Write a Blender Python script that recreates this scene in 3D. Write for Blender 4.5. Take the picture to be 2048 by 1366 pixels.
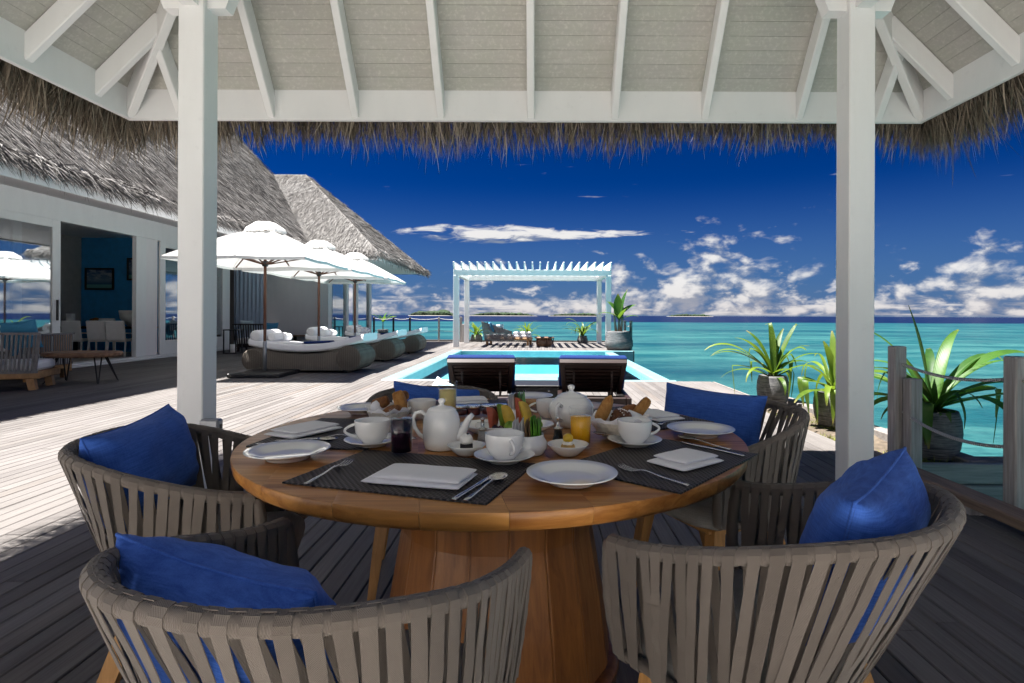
import bpy, bmesh, math, random
import numpy as np
from mathutils import Vector, Matrix, noise as mnoise
random.seed(7); RNG = np.random.default_rng(7)
PI = math.pi
sc = bpy.context.scene
for o in list(bpy.data.objects): bpy.data.objects.remove(o)
COL = sc.collection

# ------------------------------------------------------------------ camera
CAM_Z, FPX, VPX, VPY, W0, H0 = 1.12, 1150.0, 1075.0, 631.0, 2048.0, 1366.0
ROLL = 0.004
cam = bpy.data.cameras.new('camera'); cam_o = bpy.data.objects.new('camera', cam); COL.objects.link(cam_o)
cam.sensor_width = 36.0; cam.lens = 36.0 * FPX / W0
cam.shift_x = -(VPX - W0 / 2) / W0
cam.shift_y = -(H0 / 2 - VPY) / W0
cam.clip_start = 0.05; cam.clip_end = 30000
cam_o.location = (0, 0, CAM_Z); cam_o.rotation_euler = (PI / 2, -ROLL, 0)
sc.camera = cam_o

# ------------------------------------------------------------------ light
SUN_EL, SUN_AZ_X, SUN_AZ_Y = math.radians(70), -1.0, -0.02      # the sun stands over the villa side (-X)
sun = bpy.data.lights.new('sun', 'SUN'); sun.energy = 2.0; sun.angle = math.radians(0.5); sun.color = (1.0, 0.965, 0.91)
sun_o = bpy.data.objects.new('sun', sun); COL.objects.link(sun_o)
sdir = Vector((SUN_AZ_X, SUN_AZ_Y, 0)).normalized() * math.cos(SUN_EL) + Vector((0, 0, math.sin(SUN_EL)))
sun_o.rotation_euler = (-sdir).to_track_quat('-Z', 'Y').to_euler()
sun_o.location = (0, 0, 30)

# ------------------------------------------------------------------ node helpers
class NT:
    def __init__(s, nt): s.nt = nt; s.n = nt.nodes; s.l = nt.links
    def new(s, t, **kw):
        n = s.n.new(t)
        for k, v in kw.items(): setattr(n, k, v)
        return n
    def put(s, sock, v):
        if v is None: return
        if hasattr(v, 'is_output'): s.l.new(v, sock)
        elif isinstance(v, (int, float)) and sock.type in ('RGBA',): sock.default_value = (v, v, v, 1)
        elif isinstance(v, (tuple, list)) and sock.type == 'RGBA' and len(v) == 3: sock.default_value = (*v, 1)
        else: sock.default_value = v
    def m(s, op, a, b=None, c=None, clamp=False):
        n = s.new('ShaderNodeMath', operation=op); n.use_clamp = clamp
        s.put(n.inputs[0], a); s.put(n.inputs[1], b)
        if c is not None: s.put(n.inputs[2], c)
        return n.outputs[0]
    def vm(s, op, a, b=None):
        n = s.new('ShaderNodeVectorMath', operation=op); s.put(n.inputs[0], a); s.put(n.inputs[1], b)
        return n.outputs['Value'] if op in ('LENGTH', 'DOT_PRODUCT') else n.outputs[0]
    def xyz(s, x=0.0, y=0.0, z=0.0):
        n = s.new('ShaderNodeCombineXYZ'); s.put(n.inputs[0], x); s.put(n.inputs[1], y); s.put(n.inputs[2], z); return n.outputs[0]
    def sep(s, v):
        n = s.new('ShaderNodeSeparateXYZ'); s.put(n.inputs[0], v); return n.outputs
    def noise(s, vec, scale=5.0, detail=4.0, rough=0.55, dist=0.0, lac=2.0):
        n = s.new('ShaderNodeTexNoise'); s.put(n.inputs['Vector'], vec); s.put(n.inputs['Scale'], scale)
        n.inputs['Detail'].default_value = detail; n.inputs['Roughness'].default_value = rough
        n.inputs['Distortion'].default_value = dist; n.inputs['Lacunarity'].default_value = lac
        return n.outputs['Fac']
    def ramp(s, f, *stops, interp='LINEAR'):
        n = s.new('ShaderNodeValToRGB'); n.color_ramp.interpolation = interp; s.put(n.inputs[0], f)
        e = n.color_ramp.elements
        while len(e) < len(stops): e.new(0.5)
        for k, (p, c) in enumerate(stops):
            e[k].position = p; e[k].color = (c, c, c, 1) if isinstance(c, (int, float)) else (*c, 1)
        return n.outputs[0]
    def rng(s, v, a, b, c=0.0, d=1.0, smooth=False):
        n = s.new('ShaderNodeMapRange'); n.interpolation_type = 'SMOOTHSTEP' if smooth else 'LINEAR'
        s.put(n.inputs[0], v)
        for i, q in enumerate((a, b, c, d)): s.put(n.inputs[1 + i], q)
        return n.outputs[0]
    def mix(s, f, a, b, mode='MIX'):
        n = s.new('ShaderNodeMix', data_type='RGBA', blend_type=mode); s.put(n.inputs[0], f); s.put(n.inputs[6], a); s.put(n.inputs[7], b)
        return n.outputs[2]
    def scale(s, v, k):
        n = s.new('ShaderNodeVectorMath', operation='MULTIPLY'); s.put(n.inputs[0], v); n.inputs[1].default_value = k; return n.outputs[0]
    def bump(s, h, strength=0.3, dist=0.01, normal=None):
        n = s.new('ShaderNodeBump'); s.put(n.inputs['Height'], h); n.inputs['Strength'].default_value = strength
        n.inputs['Distance'].default_value = dist
        if normal is not None: s.put(n.inputs['Normal'], normal)
        return n.outputs[0]

# ------------------------------------------------------------------ world: blue sky, cumulus along the horizon
world = bpy.data.worlds.new('World'); sc.world = world; world.use_nodes = True
T = NT(world.node_tree); T.n.clear()
sky = T.new('ShaderNodeTexSky', sky_type='NISHITA'); sky.sun_disc = False
sky.sun_elevation = SUN_EL; sky.sun_rotation = math.atan2(SUN_AZ_X, SUN_AZ_Y)
sky.altitude = 0; sky.air_density = 0.7; sky.dust_density = 1.6; sky.ozone_density = 6.0
gen = T.new('ShaderNodeTexCoord').outputs['Generated']
dx, dy, dz = T.sep(gen)
hyp = T.m('SQRT', T.m('ADD', T.m('MULTIPLY', dx, dx), T.m('MULTIPLY', dy, dy)))
el = T.m('DIVIDE', dz, T.m('MAXIMUM', hyp, 0.02))
az = T.m('ARCTAN2', dx, dy)
# a polarised, deep blue sky
pre = T.mix(1.0, sky.outputs[0], (0.12, 0.12, 0.12), 'MULTIPLY')
cr = T.new('ShaderNodeGamma'); T.put(cr.inputs[0], pre); cr.inputs[1].default_value = 1.45
hs = T.new('ShaderNodeHueSaturation'); hs.inputs['Saturation'].default_value = 1.42; T.put(hs.inputs['Color'], T.mix(1.0, cr.outputs[0], (0.8, 0.80, 1.15), 'MULTIPLY'))
bg_sky = T.new('ShaderNodeBackground'); T.put(bg_sky.inputs[0], T.mix(T.rng(el, 0.0, 0.24, 0.72, 0.0, True), hs.outputs[0], (0.17, 0.36, 0.72))); bg_sky.inputs[1].default_value = 0.06
def cloud_field(du, dv):
    u = T.m('ADD', az, du); v = T.m('ADD', el, dv)
    warp = T.noise(T.xyz(T.m('MULTIPLY', u, 5.0), T.m('MULTIPLY', v, 8.0), 1.3), 2.0, 3.0, 0.5)
    uw = T.m('ADD', u, T.m('MULTIPLY', T.m('SUBTRACT', warp, 0.5), 0.05)); vw = T.m('ADD', v, T.m('MULTIPLY', T.m('SUBTRACT', warp, 0.5), 0.02))
    # heaped cumulus: a bank whose top rises and falls along the horizon
    n1 = T.noise(T.xyz(T.m('MULTIPLY', T.m('SUBTRACT', uw, 0.17), 10.0), T.m('MULTIPLY', vw, 18.0), 3.7), 1.9, 9.0, 0.53, 0.1)
    big = T.noise(T.xyz(T.m('MULTIPLY', T.m('SUBTRACT', u, 0.17), 2.3), T.m('MULTIPLY', v, 1.2), 12.4), 1.6, 3.0, 0.5)
    top = T.m('ADD', 0.046, T.m('MULTIPLY', T.m('SUBTRACT', big, 0.42), 0.36))
    b1 = T.rng(T.m('SUBTRACT', v, top), -0.06, 0.075, 0.115, -0.23)
    d1 = T.m('ADD', T.m('SUBTRACT', n1, 0.5), b1)
    # small scattered puffs
    n5 = T.noise(T.xyz(T.m('MULTIPLY', uw, 17.0), T.m('MULTIPLY', vw, 34.0), 7.7), 1.6, 8.0, 0.58, 0.1)
    d5 = T.m('ADD', T.m('SUBTRACT', n5, 0.56), T.rng(v, 0.02, 0.12, 0.05, -0.16))
    # flat layers low on the horizon
    n3 = T.noise(T.xyz(T.m('MULTIPLY', u, 6.0), T.m('MULTIPLY', v, 60.0), 21.0), 1.5, 7.0, 0.58, 0.2)
    d3 = T.m('ADD', T.m('SUBTRACT', n3, 0.5), T.rng(v, 0.006, 0.055, 0.09, -0.22))
    # the long ragged streak over the sea
    n2 = T.noise(T.xyz(T.m('MULTIPLY', uw, 8.0), T.m('MULTIPLY', v, 42.0), 5.0), 2.0, 9.0, 0.62, 0.6)
    uu = T.m('DIVIDE', T.m('SUBTRACT', u, 0.015), 0.30)
    vv = T.m('DIVIDE', T.m('SUBTRACT', v, 0.141), T.rng(u, -0.17, 0.12, 0.028, 0.0085))
    e2 = T.m('ADD', T.m('MULTIPLY', uu, uu), T.m('MULTIPLY', vv, vv))
    d2 = T.m('ADD', T.m('MULTIPLY', T.m('SUBTRACT', n2, 0.5), 0.9), T.rng(e2, 0.0, 1.5, 0.20, -0.34))
    # faint wisps higher up, all round the sky
    n4 = T.noise(T.xyz(T.m('MULTIPLY', u, 3.0), T.m('MULTIPLY', v, 11.0), 31.0), 1.4, 6.0, 0.6, 0.4)
    d4 = T.m('SUBTRACT', n4, 0.72)
    return T.m('MAXIMUM', T.m('MAXIMUM', T.m('MAXIMUM', d1, d5), d3), T.m('MAXIMUM', d2, d4)), n1
den, n1 = cloud_field(0.0, 0.0)
den2, n1b = cloud_field(-0.010, 0.016)
cover = T.rng(den, -0.03, 0.19, 0.0, 1.0, True)
cover = T.m('MULTIPLY', cover, T.rng(el, -0.001, 0.004, 0.0, 1.0))
lit = T.rng(T.m('SUBTRACT', den, den2), -0.09, 0.14, 0.0, 1.0, True)
lit = T.m('MULTIPLY', lit, T.rng(den, 0.0, 0.22, 0.88, 1.0))
ccol = T.mix(lit, (0.25, 0.295, 0.385), (0.88, 0.86, 0.84))
warm = T.rng(el, 0.0, 0.06, 1.0, 0.0)
ccol = T.mix(T.m('MULTIPLY', warm, 0.45), ccol, (0.62, 0.54, 0.53))
bg_c = T.new('ShaderNodeBackground'); T.put(bg_c.inputs[0], ccol); bg_c.inputs[1].default_value = 0.104
mx = T.new('ShaderNodeMixShader'); T.put(mx.inputs[0], T.m('MULTIPLY', cover, 0.93)); T.l.new(bg_sky.outputs[0], mx.inputs[1]); T.l.new(bg_c.outputs[0], mx.inputs[2])
wo = T.new('ShaderNodeOutputWorld'); T.l.new(mx.outputs[0], wo.inputs[0])

# ------------------------------------------------------------------ exposure
sc.view_settings.view_transform = 'Standard'; sc.view_settings.look = 'None'
sc.view_settings.exposure = 3.34; sc.view_settings.gamma = 1.0; sc.view_settings.use_curve_mapping = False
sc.cycles.use_denoising = True
sc.cycles.max_bounces = 8; sc.cycles.diffuse_bounces = 5; sc.cycles.glossy_bounces = 4; sc.cycles.transparent_max_bounces = 16
sc.cycles.sample_clamp_indirect = 8.0; sc.cycles.caustics_reflective = False; sc.cycles.caustics_refractive = False
# ------------------------------------------------------------------ materials
M = {}
def mat(name):
    m = bpy.data.materials.new(name); m.use_nodes = True; t = NT(m.node_tree); t.n.clear()
    out = t.new('ShaderNodeOutputMaterial'); p = t.new('ShaderNodeBsdfPrincipled'); t.l.new(p.outputs[0], out.inputs[0])
    t.p, t.out, t.mat = p, out, m; M[name] = m
    return t
def fin(t, color=None, rough=0.5, normal=None, metal=0.0, spec=0.5, **kw):
    p = t.p
    t.put(p.inputs['Base Color'], color); t.put(p.inputs['Roughness'], rough); t.put(p.inputs['Metallic'], metal)
    t.put(p.inputs['Specular IOR Level'], spec)
    if normal is not None: t.put(p.inputs['Normal'], normal)
    for k, v in kw.items(): t.put(p.inputs[k.replace('_', ' ')], v)
def objc(t): return t.new('ShaderNodeTexCoord').outputs['Object']
def posn(t): return t.new('ShaderNodeNewGeometry').outputs['Position']
def orand(t): return t.new('ShaderNodeObjectInfo').outputs['Random']
def attr(t, n): a = t.new('ShaderNodeAttribute'); a.attribute_name = n; return a.outputs['Fac']
def plain(name, col, rough=0.5, var=0.12, nscale=6.0, bump=0.0, bscale=60.0, metal=0.0, spec=0.5, **kw):
    t = mat(name); c = objc(t)
    n = t.noise(c, nscale, 5.0, 0.6)
    col2 = tuple(x * (1 - var) for x in col); col1 = tuple(min(1, x * (1 + var * .6)) for x in col)
    color = t.mix(t.rng(n, 0.3, 0.7), col2, col1)
    nb = t.bump(t.noise(c, bscale, 4.0, 0.6), bump, 0.01) if bump else None
    fin(t, color, rough, nb, metal, spec, **kw); return t.mat

def deckmat(name, rnd):
    t = mat(name); c = posn(t); r = rnd(t)
    grain = t.noise(t.vm('ADD', t.scale(c, (95, 2.2, 40)), t.xyz(0, t.m('MULTIPLY', r, 40), t.m('MULTIPLY', r, 70))), 1.0, 6.0, 0.65, 0.4)
    blot = t.noise(t.scale(c, (2.0, 0.6, 1)), 1.3, 5.0, 0.62)
    base = t.ramp(r, (0.0, (0.080, 0.072, 0.066)), (0.08, (0.125, 0.115, 0.109)), (0.35, (0.148, 0.137, 0.129)), (0.6, (0.162, 0.150, 0.141)), (0.85, (0.178, 0.167, 0.158)), (1.0, (0.145, 0.122, 0.104)))
    col = t.mix(t.rng(grain, 0.3, 0.72), t.mix(1.0, base, (0.62, 0.60, 0.60), 'MULTIPLY'), base)
    col = t.mix(t.rng(blot, 0.35, 0.75, 0.0, 0.30), col, (0.27, 0.25, 0.245))
    knots = t.noise(t.scale(c, (30, 9, 1)), 1.0, 2.0, 0.5)
    col = t.mix(t.rng(knots, 0.70, 0.78, 0.0, 0.5), col, (0.13, 0.11, 0.10))
    fin(t, col, t.rng(grain, 0.3, 0.7, 0.72, 0.55), t.bump(grain, 0.35, 0.004), spec=0.3)
deckmat('deck_board', orand); deckmat('deck_board_far', lambda t: attr(t, 'rnd'))
plain('deck_under', (0.035, 0.03, 0.03), 0.9)
def paint(name, col, rough=0.45, dirt=0.12):
    t = mat(name); c = posn(t)
    n = t.noise(t.scale(c, (3, 3, 0.9)), 1.5, 6.0, 0.62); n2 = t.noise(c, 40, 3, 0.5)
    color = t.mix(t.rng(n, 0.4, 0.75, 0.0, dirt * 2), col, tuple(x * 0.78 for x in col))
    g = t.noise(t.scale(objc(t), (70, 70, 2.5)), 1.0, 5, 0.6); g2 = t.noise(t.scale(objc(t), (2.5, 70, 70)), 1.0, 5, 0.6)
    sp = t.noise(c, 9, 7, 0.7); color = t.mix(t.rng(sp, 0.60, 0.78, 0, 0.30), color, tuple(x * 0.66 for x in col))
    fin(t, color, t.rng(n, 0.3, 0.7, rough - .06, rough + .10), t.bump(t.m('MULTIPLY', g, g2), 0.22, 0.004, t.bump(n2, 0.08, 0.004)), spec=0.4)
paint('white_paint', (0.82, 0.82, 0.82)); paint('villa_white', (0.74, 0.745, 0.76), 0.5); paint('villa_beige', (0.76, 0.73, 0.75), 0.7)
paint('pergola_white', (0.82, 0.83, 0.83))
def soffit():
    t = mat('soffit_board'); c = posn(t); r = orand(t)
    g = t.noise(t.vm('ADD', t.scale(c, (3.5, 3.5, 70)), t.xyz(t.m('MULTIPLY', r, 30), 0, 0)), 1.0, 6, 0.65, 0.3)
    b = t.noise(c, 4.5, 6, 0.65); f = t.noise(c, 38, 5, 0.7)
    base = t.mix(r, (0.44, 0.425, 0.40), (0.50, 0.485, 0.455))
    col = t.mix(t.rng(b, 0.38, 0.66, 0, 0.85), base, (0.46, 0.465, 0.41))
    col = t.mix(t.rng(f, 0.50, 0.72, 0, 0.55), col, (0.72, 0.70, 0.65))
    col = t.mix(t.rng(g, 0.4, 0.75, 0, 0.35), col, (0.36, 0.34, 0.30))
    fin(t, col, 0.7, t.bump(g, 0.2, 0.003))
soffit()
def wood(name, dark, light, sc_=(3, 60, 60), rough=0.42, contrast=1.0, axis=None, vary=0.0, spec=0.4):
    t = mat(name); c = objc(t)
    if vary: c = t.vm('ADD', c, t.xyz(t.m('MULTIPLY', orand(t), 13), t.m('MULTIPLY', orand(t), 7), t.m('MULTIPLY', orand(t), 5)))
    g = t.noise(t.scale(c, sc_), 1.0, 7.0, 0.62, 0.6)
    w = t.noise(t.scale(c, tuple(x * 0.22 for x in sc_)), 1.0, 4.0, 0.55, 1.2)
    f = t.m('ADD', t.m('MULTIPLY', g, 0.6), t.m('MULTIPLY', w, 0.4))
    col = t.mix(t.rng(f, 0.5 - 0.16 / contrast, 0.5 + 0.16 / contrast), dark, light)
    if vary: col = t.mix(t.m('MULTIPLY', orand(t), vary), col, dark)
    fin(t, col, t.rng(g, 0.3, 0.7, rough + 0.08, rough - 0.05), t.bump(g, 0.18, 0.003), spec=spec)
wood('table_wood', (0.25, 0.088, 0.018), (0.55, 0.255, 0.065), (2.2, 34, 40), 0.33, 1.5, vary=0.15)
wood('table_stave', (0.15, 0.050, 0.012), (0.34, 0.135, 0.031), (46, 46, 2.6), 0.40, 1.0, vary=0.35)
wood('teak_leg', (0.26, 0.12, 0.035), (0.50, 0.26, 0.085), (60, 60, 4), 0.45)
wood('teak_frame', (0.26, 0.13, 0.05), (0.47, 0.26, 0.11), (12, 12, 12), 0.5)
wood('lounger_wood', (0.010, 0.0055, 0.005), (0.032, 0.015, 0.012), (4, 60, 60), 0.4)
wood('pole_wood', (0.055, 0.018, 0.009), (0.15, 0.055, 0.025), (60, 60, 4), 0.4)
wood('slab_wood', (0.10, 0.05, 0.03), (0.30, 0.17, 0.10), (6, 30, 30), 0.5)
wood('kerb_wood', (0.13, 0.085, 0.06), (0.30, 0.21, 0.15), (60, 3, 60), 0.6)
wood('post_grey', (0.24, 0.21, 0.20), (0.52, 0.485, 0.46), (55, 55, 3.0), 0.75, 0.9)
wood('kerb_grey', (0.12, 0.105, 0.095), (0.27, 0.25, 0.235), (3, 55, 55), 0.8, 0.9)
wood('step_grey', (0.14, 0.16, 0.16), (0.32, 0.34, 0.33), (3.0, 50, 50), 0.75, 0.9)
wood('bark', (0.10, 0.09, 0.07), (0.26, 0.24, 0.2), (60, 60, 8), 0.8)
def thatch(name, dark, mid, light, seed=0.0):
    t = mat(name); r = attr(t, 'rnd'); c = posn(t)
    b = t.noise(c, 0.9, 4, 0.6)
    col = t.ramp(r, (0.0, dark), (0.45, mid), (0.85, light), (1.0, tuple(min(1, x * 1.25) for x in light)))
    col = t.mix(t.rng(b, 0.35, 0.7, 0.0, 0.45), col, t.mix(1.0, col, (0.6, 0.58, 0.56), 'MULTIPLY'))
    fin(t, col, 0.8, spec=0.25)
thatch('thatch_dark', (0.125, 0.117, 0.11), (0.19, 0.18, 0.173), (0.27, 0.258, 0.25))
thatch('thatch_pale', (0.26, 0.248, 0.235), (0.345, 0.332, 0.32), (0.44, 0.43, 0.418))  # paler blades, used on the wing's camera-facing slope only
thatch('thatch_fringe', (0.07, 0.054, 0.04), (0.18, 0.143, 0.108), (0.36, 0.30, 0.235))
def thatchbed():
    t = mat('thatch_bed'); c = objc(t)
    n = t.noise(c, 26, 6, 0.7); b = t.noise(c, 1.2, 4, 0.6)
    col = t.mix(t.rng(n, 0.35, 0.68), (0.11, 0.10, 0.095), (0.27, 0.255, 0.245))
    fin(t, t.mix(t.rng(b, 0.4, 0.7, 0, .4), col, (0.16, 0.145, 0.135)), 0.9, t.bump(n, 0.8, 0.03), spec=0.1)
thatchbed()
def strap():
    t = mat('strap_fabric'); uv = t.new('ShaderNodeUVMap').outputs[0]; x, y, _ = t.sep(uv)
    a = t.m('SINE', t.m('MULTIPLY', x, 2 * PI * 9)); b = t.m('SINE', t.m('MULTIPLY', y, 2 * PI * 300))
    h = t.m('MULTIPLY', a, b)
    r = orand(t); n = t.noise(objc(t), 14, 4, 0.6)
    col = t.mix(t.m('ADD', t.m('MULTIPLY', r, 0.5), t.m('MULTIPLY', n, 0.5)), (0.100, 0.083, 0.070), (0.168, 0.142, 0.121))
    col = t.mix(t.rng(h, -1, 1, 0.22, 0.0), col, (0.09, 0.073, 0.06))
    fin(t, col, 0.8, t.bump(h, 0.35, 0.0012), spec=0.2, Sheen_Weight=0.15)
strap()
def denim(name, dark, light, k=1.0):
    t = mat(name); c = objc(t)
    w = t.noise(t.scale(c, (24, 24, 420)), 1.0, 3, 0.6); w2 = t.noise(t.scale(c, (420, 420, 24)), 1.0, 3, 0.6)
    b = t.noise(c, 9, 4, 0.6)
    f = t.m('ADD', t.m('MULTIPLY', w, 0.65), t.m('MULTIPLY', w2, 0.35))
    dk = tuple(0.85 * a + 0.15 * b for a, b in zip(dark, light))
    col = t.mix(t.rng(f, 0.36, 0.64), dk, light)
    col = t.mix(t.rng(b, 0.3, 0.7, 0, 0.3), col, dark)
    folds = t.noise(t.scale(c, (20, 20, 6)), 1.0, 3, 0.5)
    fin(t, col, 0.78, t.bump(f, 0.15, 0.001, t.bump(folds, 0.22, 0.010)), spec=0.15, Sheen_Weight=0.05)
denim('denim_blue', (0.016, 0.065, 0.30), (0.060, 0.155, 0.54)); denim('navy_cloth', (0.003, 0.016, 0.085), (0.007, 0.032, 0.16)); denim('aqua_cloth', (0.03, 0.16, 0.30), (0.07, 0.27, 0.42))
denim('pale_blue_cloth', (0.42, 0.58, 0.66), (0.60, 0.74, 0.80)); denim('curtain_cloth', (0.34, 0.42, 0.56), (0.50, 0.58, 0.70)); denim('seat_cloth', (0.17, 0.165, 0.16), (0.26, 0.255, 0.25))
def cloth(name, col, rough=0.85, trans=0.0):
    t = mat(name); c = objc(t)
    n = t.noise(c, 13, 4, 0.55); f = t.noise(c, 420, 2, 0.5)
    fin(t, t.mix(t.rng(n, 0.35, 0.7, 0, 0.3), col, tuple(x * 0.86 for x in col)), rough, t.bump(f, 0.2, 0.0008, t.bump(n, 0.25, 0.012)), spec=0.2)
    if trans:
        tr = t.new('ShaderNodeBsdfTranslucent'); t.put(tr.inputs[0], col); mxs = t.new('ShaderNodeMixShader'); mxs.inputs[0].default_value = trans
        t.l.new(t.p.outputs[0], mxs.inputs[1]); t.l.new(tr.outputs[0], mxs.inputs[2]); t.l.new(mxs.outputs[0], t.out.inputs[0])
cloth('napkin_cloth', (0.90, 0.885, 0.90)); cloth('canvas', (0.72, 0.715, 0.70), 0.85, 0.2); cloth('white_cushion', (0.80, 0.80, 0.82)); cloth('towel', (0.82, 0.82, 0.82), 0.95)
def weave():
    t = mat('placemat_weave'); uv = t.new('ShaderNodeUVMap').outputs[0]; x, y, _ = t.sep(uv)
    fx, fy = 62.0, 44.0
    ix = t.m('FLOOR', t.m('MULTIPLY', x, fx)); iy = t.m('FLOOR', t.m('MULTIPLY', y, fy))
    par = t.m('MODULO', t.m('ADD', ix, iy), 2.0)
    sx = t.m('ABSOLUTE', t.m('SINE', t.m('MULTIPLY', x, fx * PI))); sy = t.m('ABSOLUTE', t.m('SINE', t.m('MULTIPLY', y, fy * PI)))
    h = t.m('ADD', t.m('MULTIPLY', par, sx), t.m('MULTIPLY', t.m('SUBTRACT', 1.0, par), t.m('MULTIPLY', sy, 0.8)))
    n = t.noise(objc(t), 30, 3, 0.5)
    col = t.mix(t.rng(h, 0.15, 0.95), (0.012, 0.009, 0.008), t.mix(par, (0.060, 0.045, 0.040), (0.105, 0.082, 0.072)))
    col = t.mix(t.m('MULTIPLY', n, 0.3), col, (0.05, 0.04, 0.037))
    fin(t, col, 0.55, t.bump(h, 0.9, 0.003), spec=0.4)
weave()
plain('ceramic', (0.88, 0.865, 0.835), 0.12, 0.03, 4.0, spec=0.5, Coat_Weight=0.4, Coat_Roughness=0.06)
plain('steel', (0.62, 0.61, 0.60), 0.2, 0.06, 10, metal=1.0); plain('dark_metal', (0.02, 0.02, 0.022), 0.45); plain('grey_metal', (0.33, 0.34, 0.36), 0.4, metal=0.6)
plain('black_base', (0.012, 0.012, 0.014), 0.4, 0.2, 5, 0.2)
def clear(name, tint, refl=None, rough=0.0, ior=1.5, extra=0.0, k5=0.6):
    t = mat(name); t.n.remove(t.p)
    tr = t.new('ShaderNodeBsdfTransparent'); t.put(tr.inputs[0], tint); gl = t.new('ShaderNodeBsdfGlossy'); gl.inputs['Roughness'].default_value = rough
    t.put(gl.inputs[0], refl or (1, 1, 1)); fr = t.new('ShaderNodeLayerWeight'); f = t.m('MULTIPLY_ADD', t.m('POWER', fr.outputs['Facing'], 4.0), k5, 0.04 + extra, clamp=True)
    mxs = t.new('ShaderNodeMixShader'); t.put(mxs.inputs[0], f)
    t.l.new(tr.outputs[0], mxs.inputs[1]); t.l.new(gl.outputs[0], mxs.inputs[2]); t.l.new(mxs.outputs[0], t.out.inputs[0]); return t
clear('drink_glass', (0.975, 0.985, 0.985), None, 0.01, 1.45, -0.02, 0.40); clear('window_glass', (0.78, 0.84, 0.86), (0.95, 0.98, 1.0), 0.0, 1.5, 0.36)
def juice(name, c, tr, rough=0.1):
    t = mat(name); n = t.noise(objc(t), 20, 3, 0.5)
    fin(t, t.mix(t.m('MULTIPLY', n, 0.4), c, tuple(x * 0.7 for x in c)), rough, Transmission_Weight=0.0, spec=0.5, Subsurface_Weight=tr, Subsurface_Radius=(0.02, 0.01, 0.004), Subsurface_Scale=0.6)
juice('orange_juice', (0.98, 0.46, 0.012), 0.15); juice('berry_juice', (0.020, 0.003, 0.010), 0.0, 0.06); juice('apple_juice', (0.72, 0.56, 0.20), 0.2)
def bread(name, crust, crumb, flour=0.0):
    t = mat(name); c = objc(t); n = t.noise(c, 30, 6, 0.65, 0.4); b = t.noise(c, 9, 4, 0.6)
    col = t.mix(t.rng(n, 0.35, 0.68), crust, crumb); col = t.mix(t.rng(b, 0.4, 0.75, 0, 0.6), col, crust)
    if flour: col = t.mix(t.rng(t.noise(c, 60, 3, 0.6), 0.56, 0.66, 0, flour), col, (0.75, 0.70, 0.6))
    fin(t, col, 0.6, t.bump(n, 0.5, 0.006), spec=0.3)
bread('bread_gold', (0.30, 0.115, 0.022), (0.62, 0.34, 0.10)); bread('bread_brown', (0.13, 0.042, 0.012), (0.40, 0.17, 0.05)); bread('bread_dark', (0.07, 0.022, 0.008), (0.22, 0.08, 0.025), 0.2)
plain('melon_yellow', (0.75, 0.48, 0.06), 0.45, 0.2, 30, 0.2); plain('melon_red', (0.50, 0.10, 0.05), 0.4, 0.25, 30, 0.2); plain('lime_green', (0.20, 0.34, 0.03), 0.4, 0.3, 25, 0.3, 120)
plain('grape', (0.03, 0.01, 0.03), 0.25, 0.3); plain('sachet_white', (0.74, 0.72, 0.72), 0.6, 0.08); plain('sachet_green', (0.10, 0.32, 0.015), 0.5, 0.3, 40); plain('sachet_brown', (0.20, 0.11, 0.05), 0.5, 0.3, 40); plain('sachet_pink', (0.55, 0.28, 0.24), 0.5, 0.2, 40)
plain('cake_dark', (0.018, 0.011, 0.010), 0.5, 0.4, 40, 0.6, 90); plain('cream', (0.82, 0.79, 0.74), 0.5, 0.06, 30, 0.5, 60); plain('sponge', (0.70, 0.42, 0.14), 0.7, 0.25, 50, 0.5, 150); plain('physalis', (0.66, 0.42, 0.03), 0.3, 0.2)
plain('peppercorn', (0.02, 0.015, 0.012), 0.6, 0.5, 300, 0.9, 300); plain('rock_salt', (0.72, 0.70, 0.70), 0.5, 0.15, 300, 0.9, 300); plain('jam', (0.10, 0.02, 0.02), 0.3, 0.3)
plain('wicker_bowl', (0.62, 0.56, 0.47), 0.7, 0.2, 60, 0.4, 150)
def wicker():
    t = mat('wicker'); c = objc(t); x, y, z = t.sep(c)
    # woven strands: fine horizontal wrap and vertical stakes
    h1 = t.m('SINE', t.m('MULTIPLY', z, 330)); h2 = t.m('SINE', t.m('MULTIPLY', x, 150)); h3 = t.m('SINE', t.m('MULTIPLY', y, 150))
    h = t.m('ADD', t.m('MULTIPLY', h1, 0.6), t.m('MULTIPLY', t.m('ADD', h2, h3), 0.3)); n = t.noise(c, 18, 4, 0.6)
    col = t.mix(t.rng(h, -0.9, 0.9), (0.075, 0.062, 0.048), (0.27, 0.235, 0.195)); col = t.mix(t.m('MULTIPLY', n, 0.4), col, (0.09, 0.073, 0.06))
    fin(t, col, 0.7, t.bump(h, 0.6, 0.006), spec=0.25)
wicker()
def rope(name, c1, c2):
    t = mat(name); uv = t.new('ShaderNodeUVMap').outputs[0]; x, y, _ = t.sep(uv)
    h = t.m('SINE', t.m('ADD', t.m('MULTIPLY', y, 2 * PI * 60), t.m('MULTIPLY', x, 2 * PI * 3)))
    fin(t, t.mix(t.rng(h, -1, 0.6), c1, c2), 0.85, t.bump(h, 0.9, 0.004), spec=0.1)
rope('rope_grey', (0.48, 0.47, 0.46), (0.86, 0.85, 0.83))
wood('rope_slat', (0.10, 0.10, 0.11), (0.24, 0.235, 0.24), (80, 80, 5), 0.75)
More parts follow.
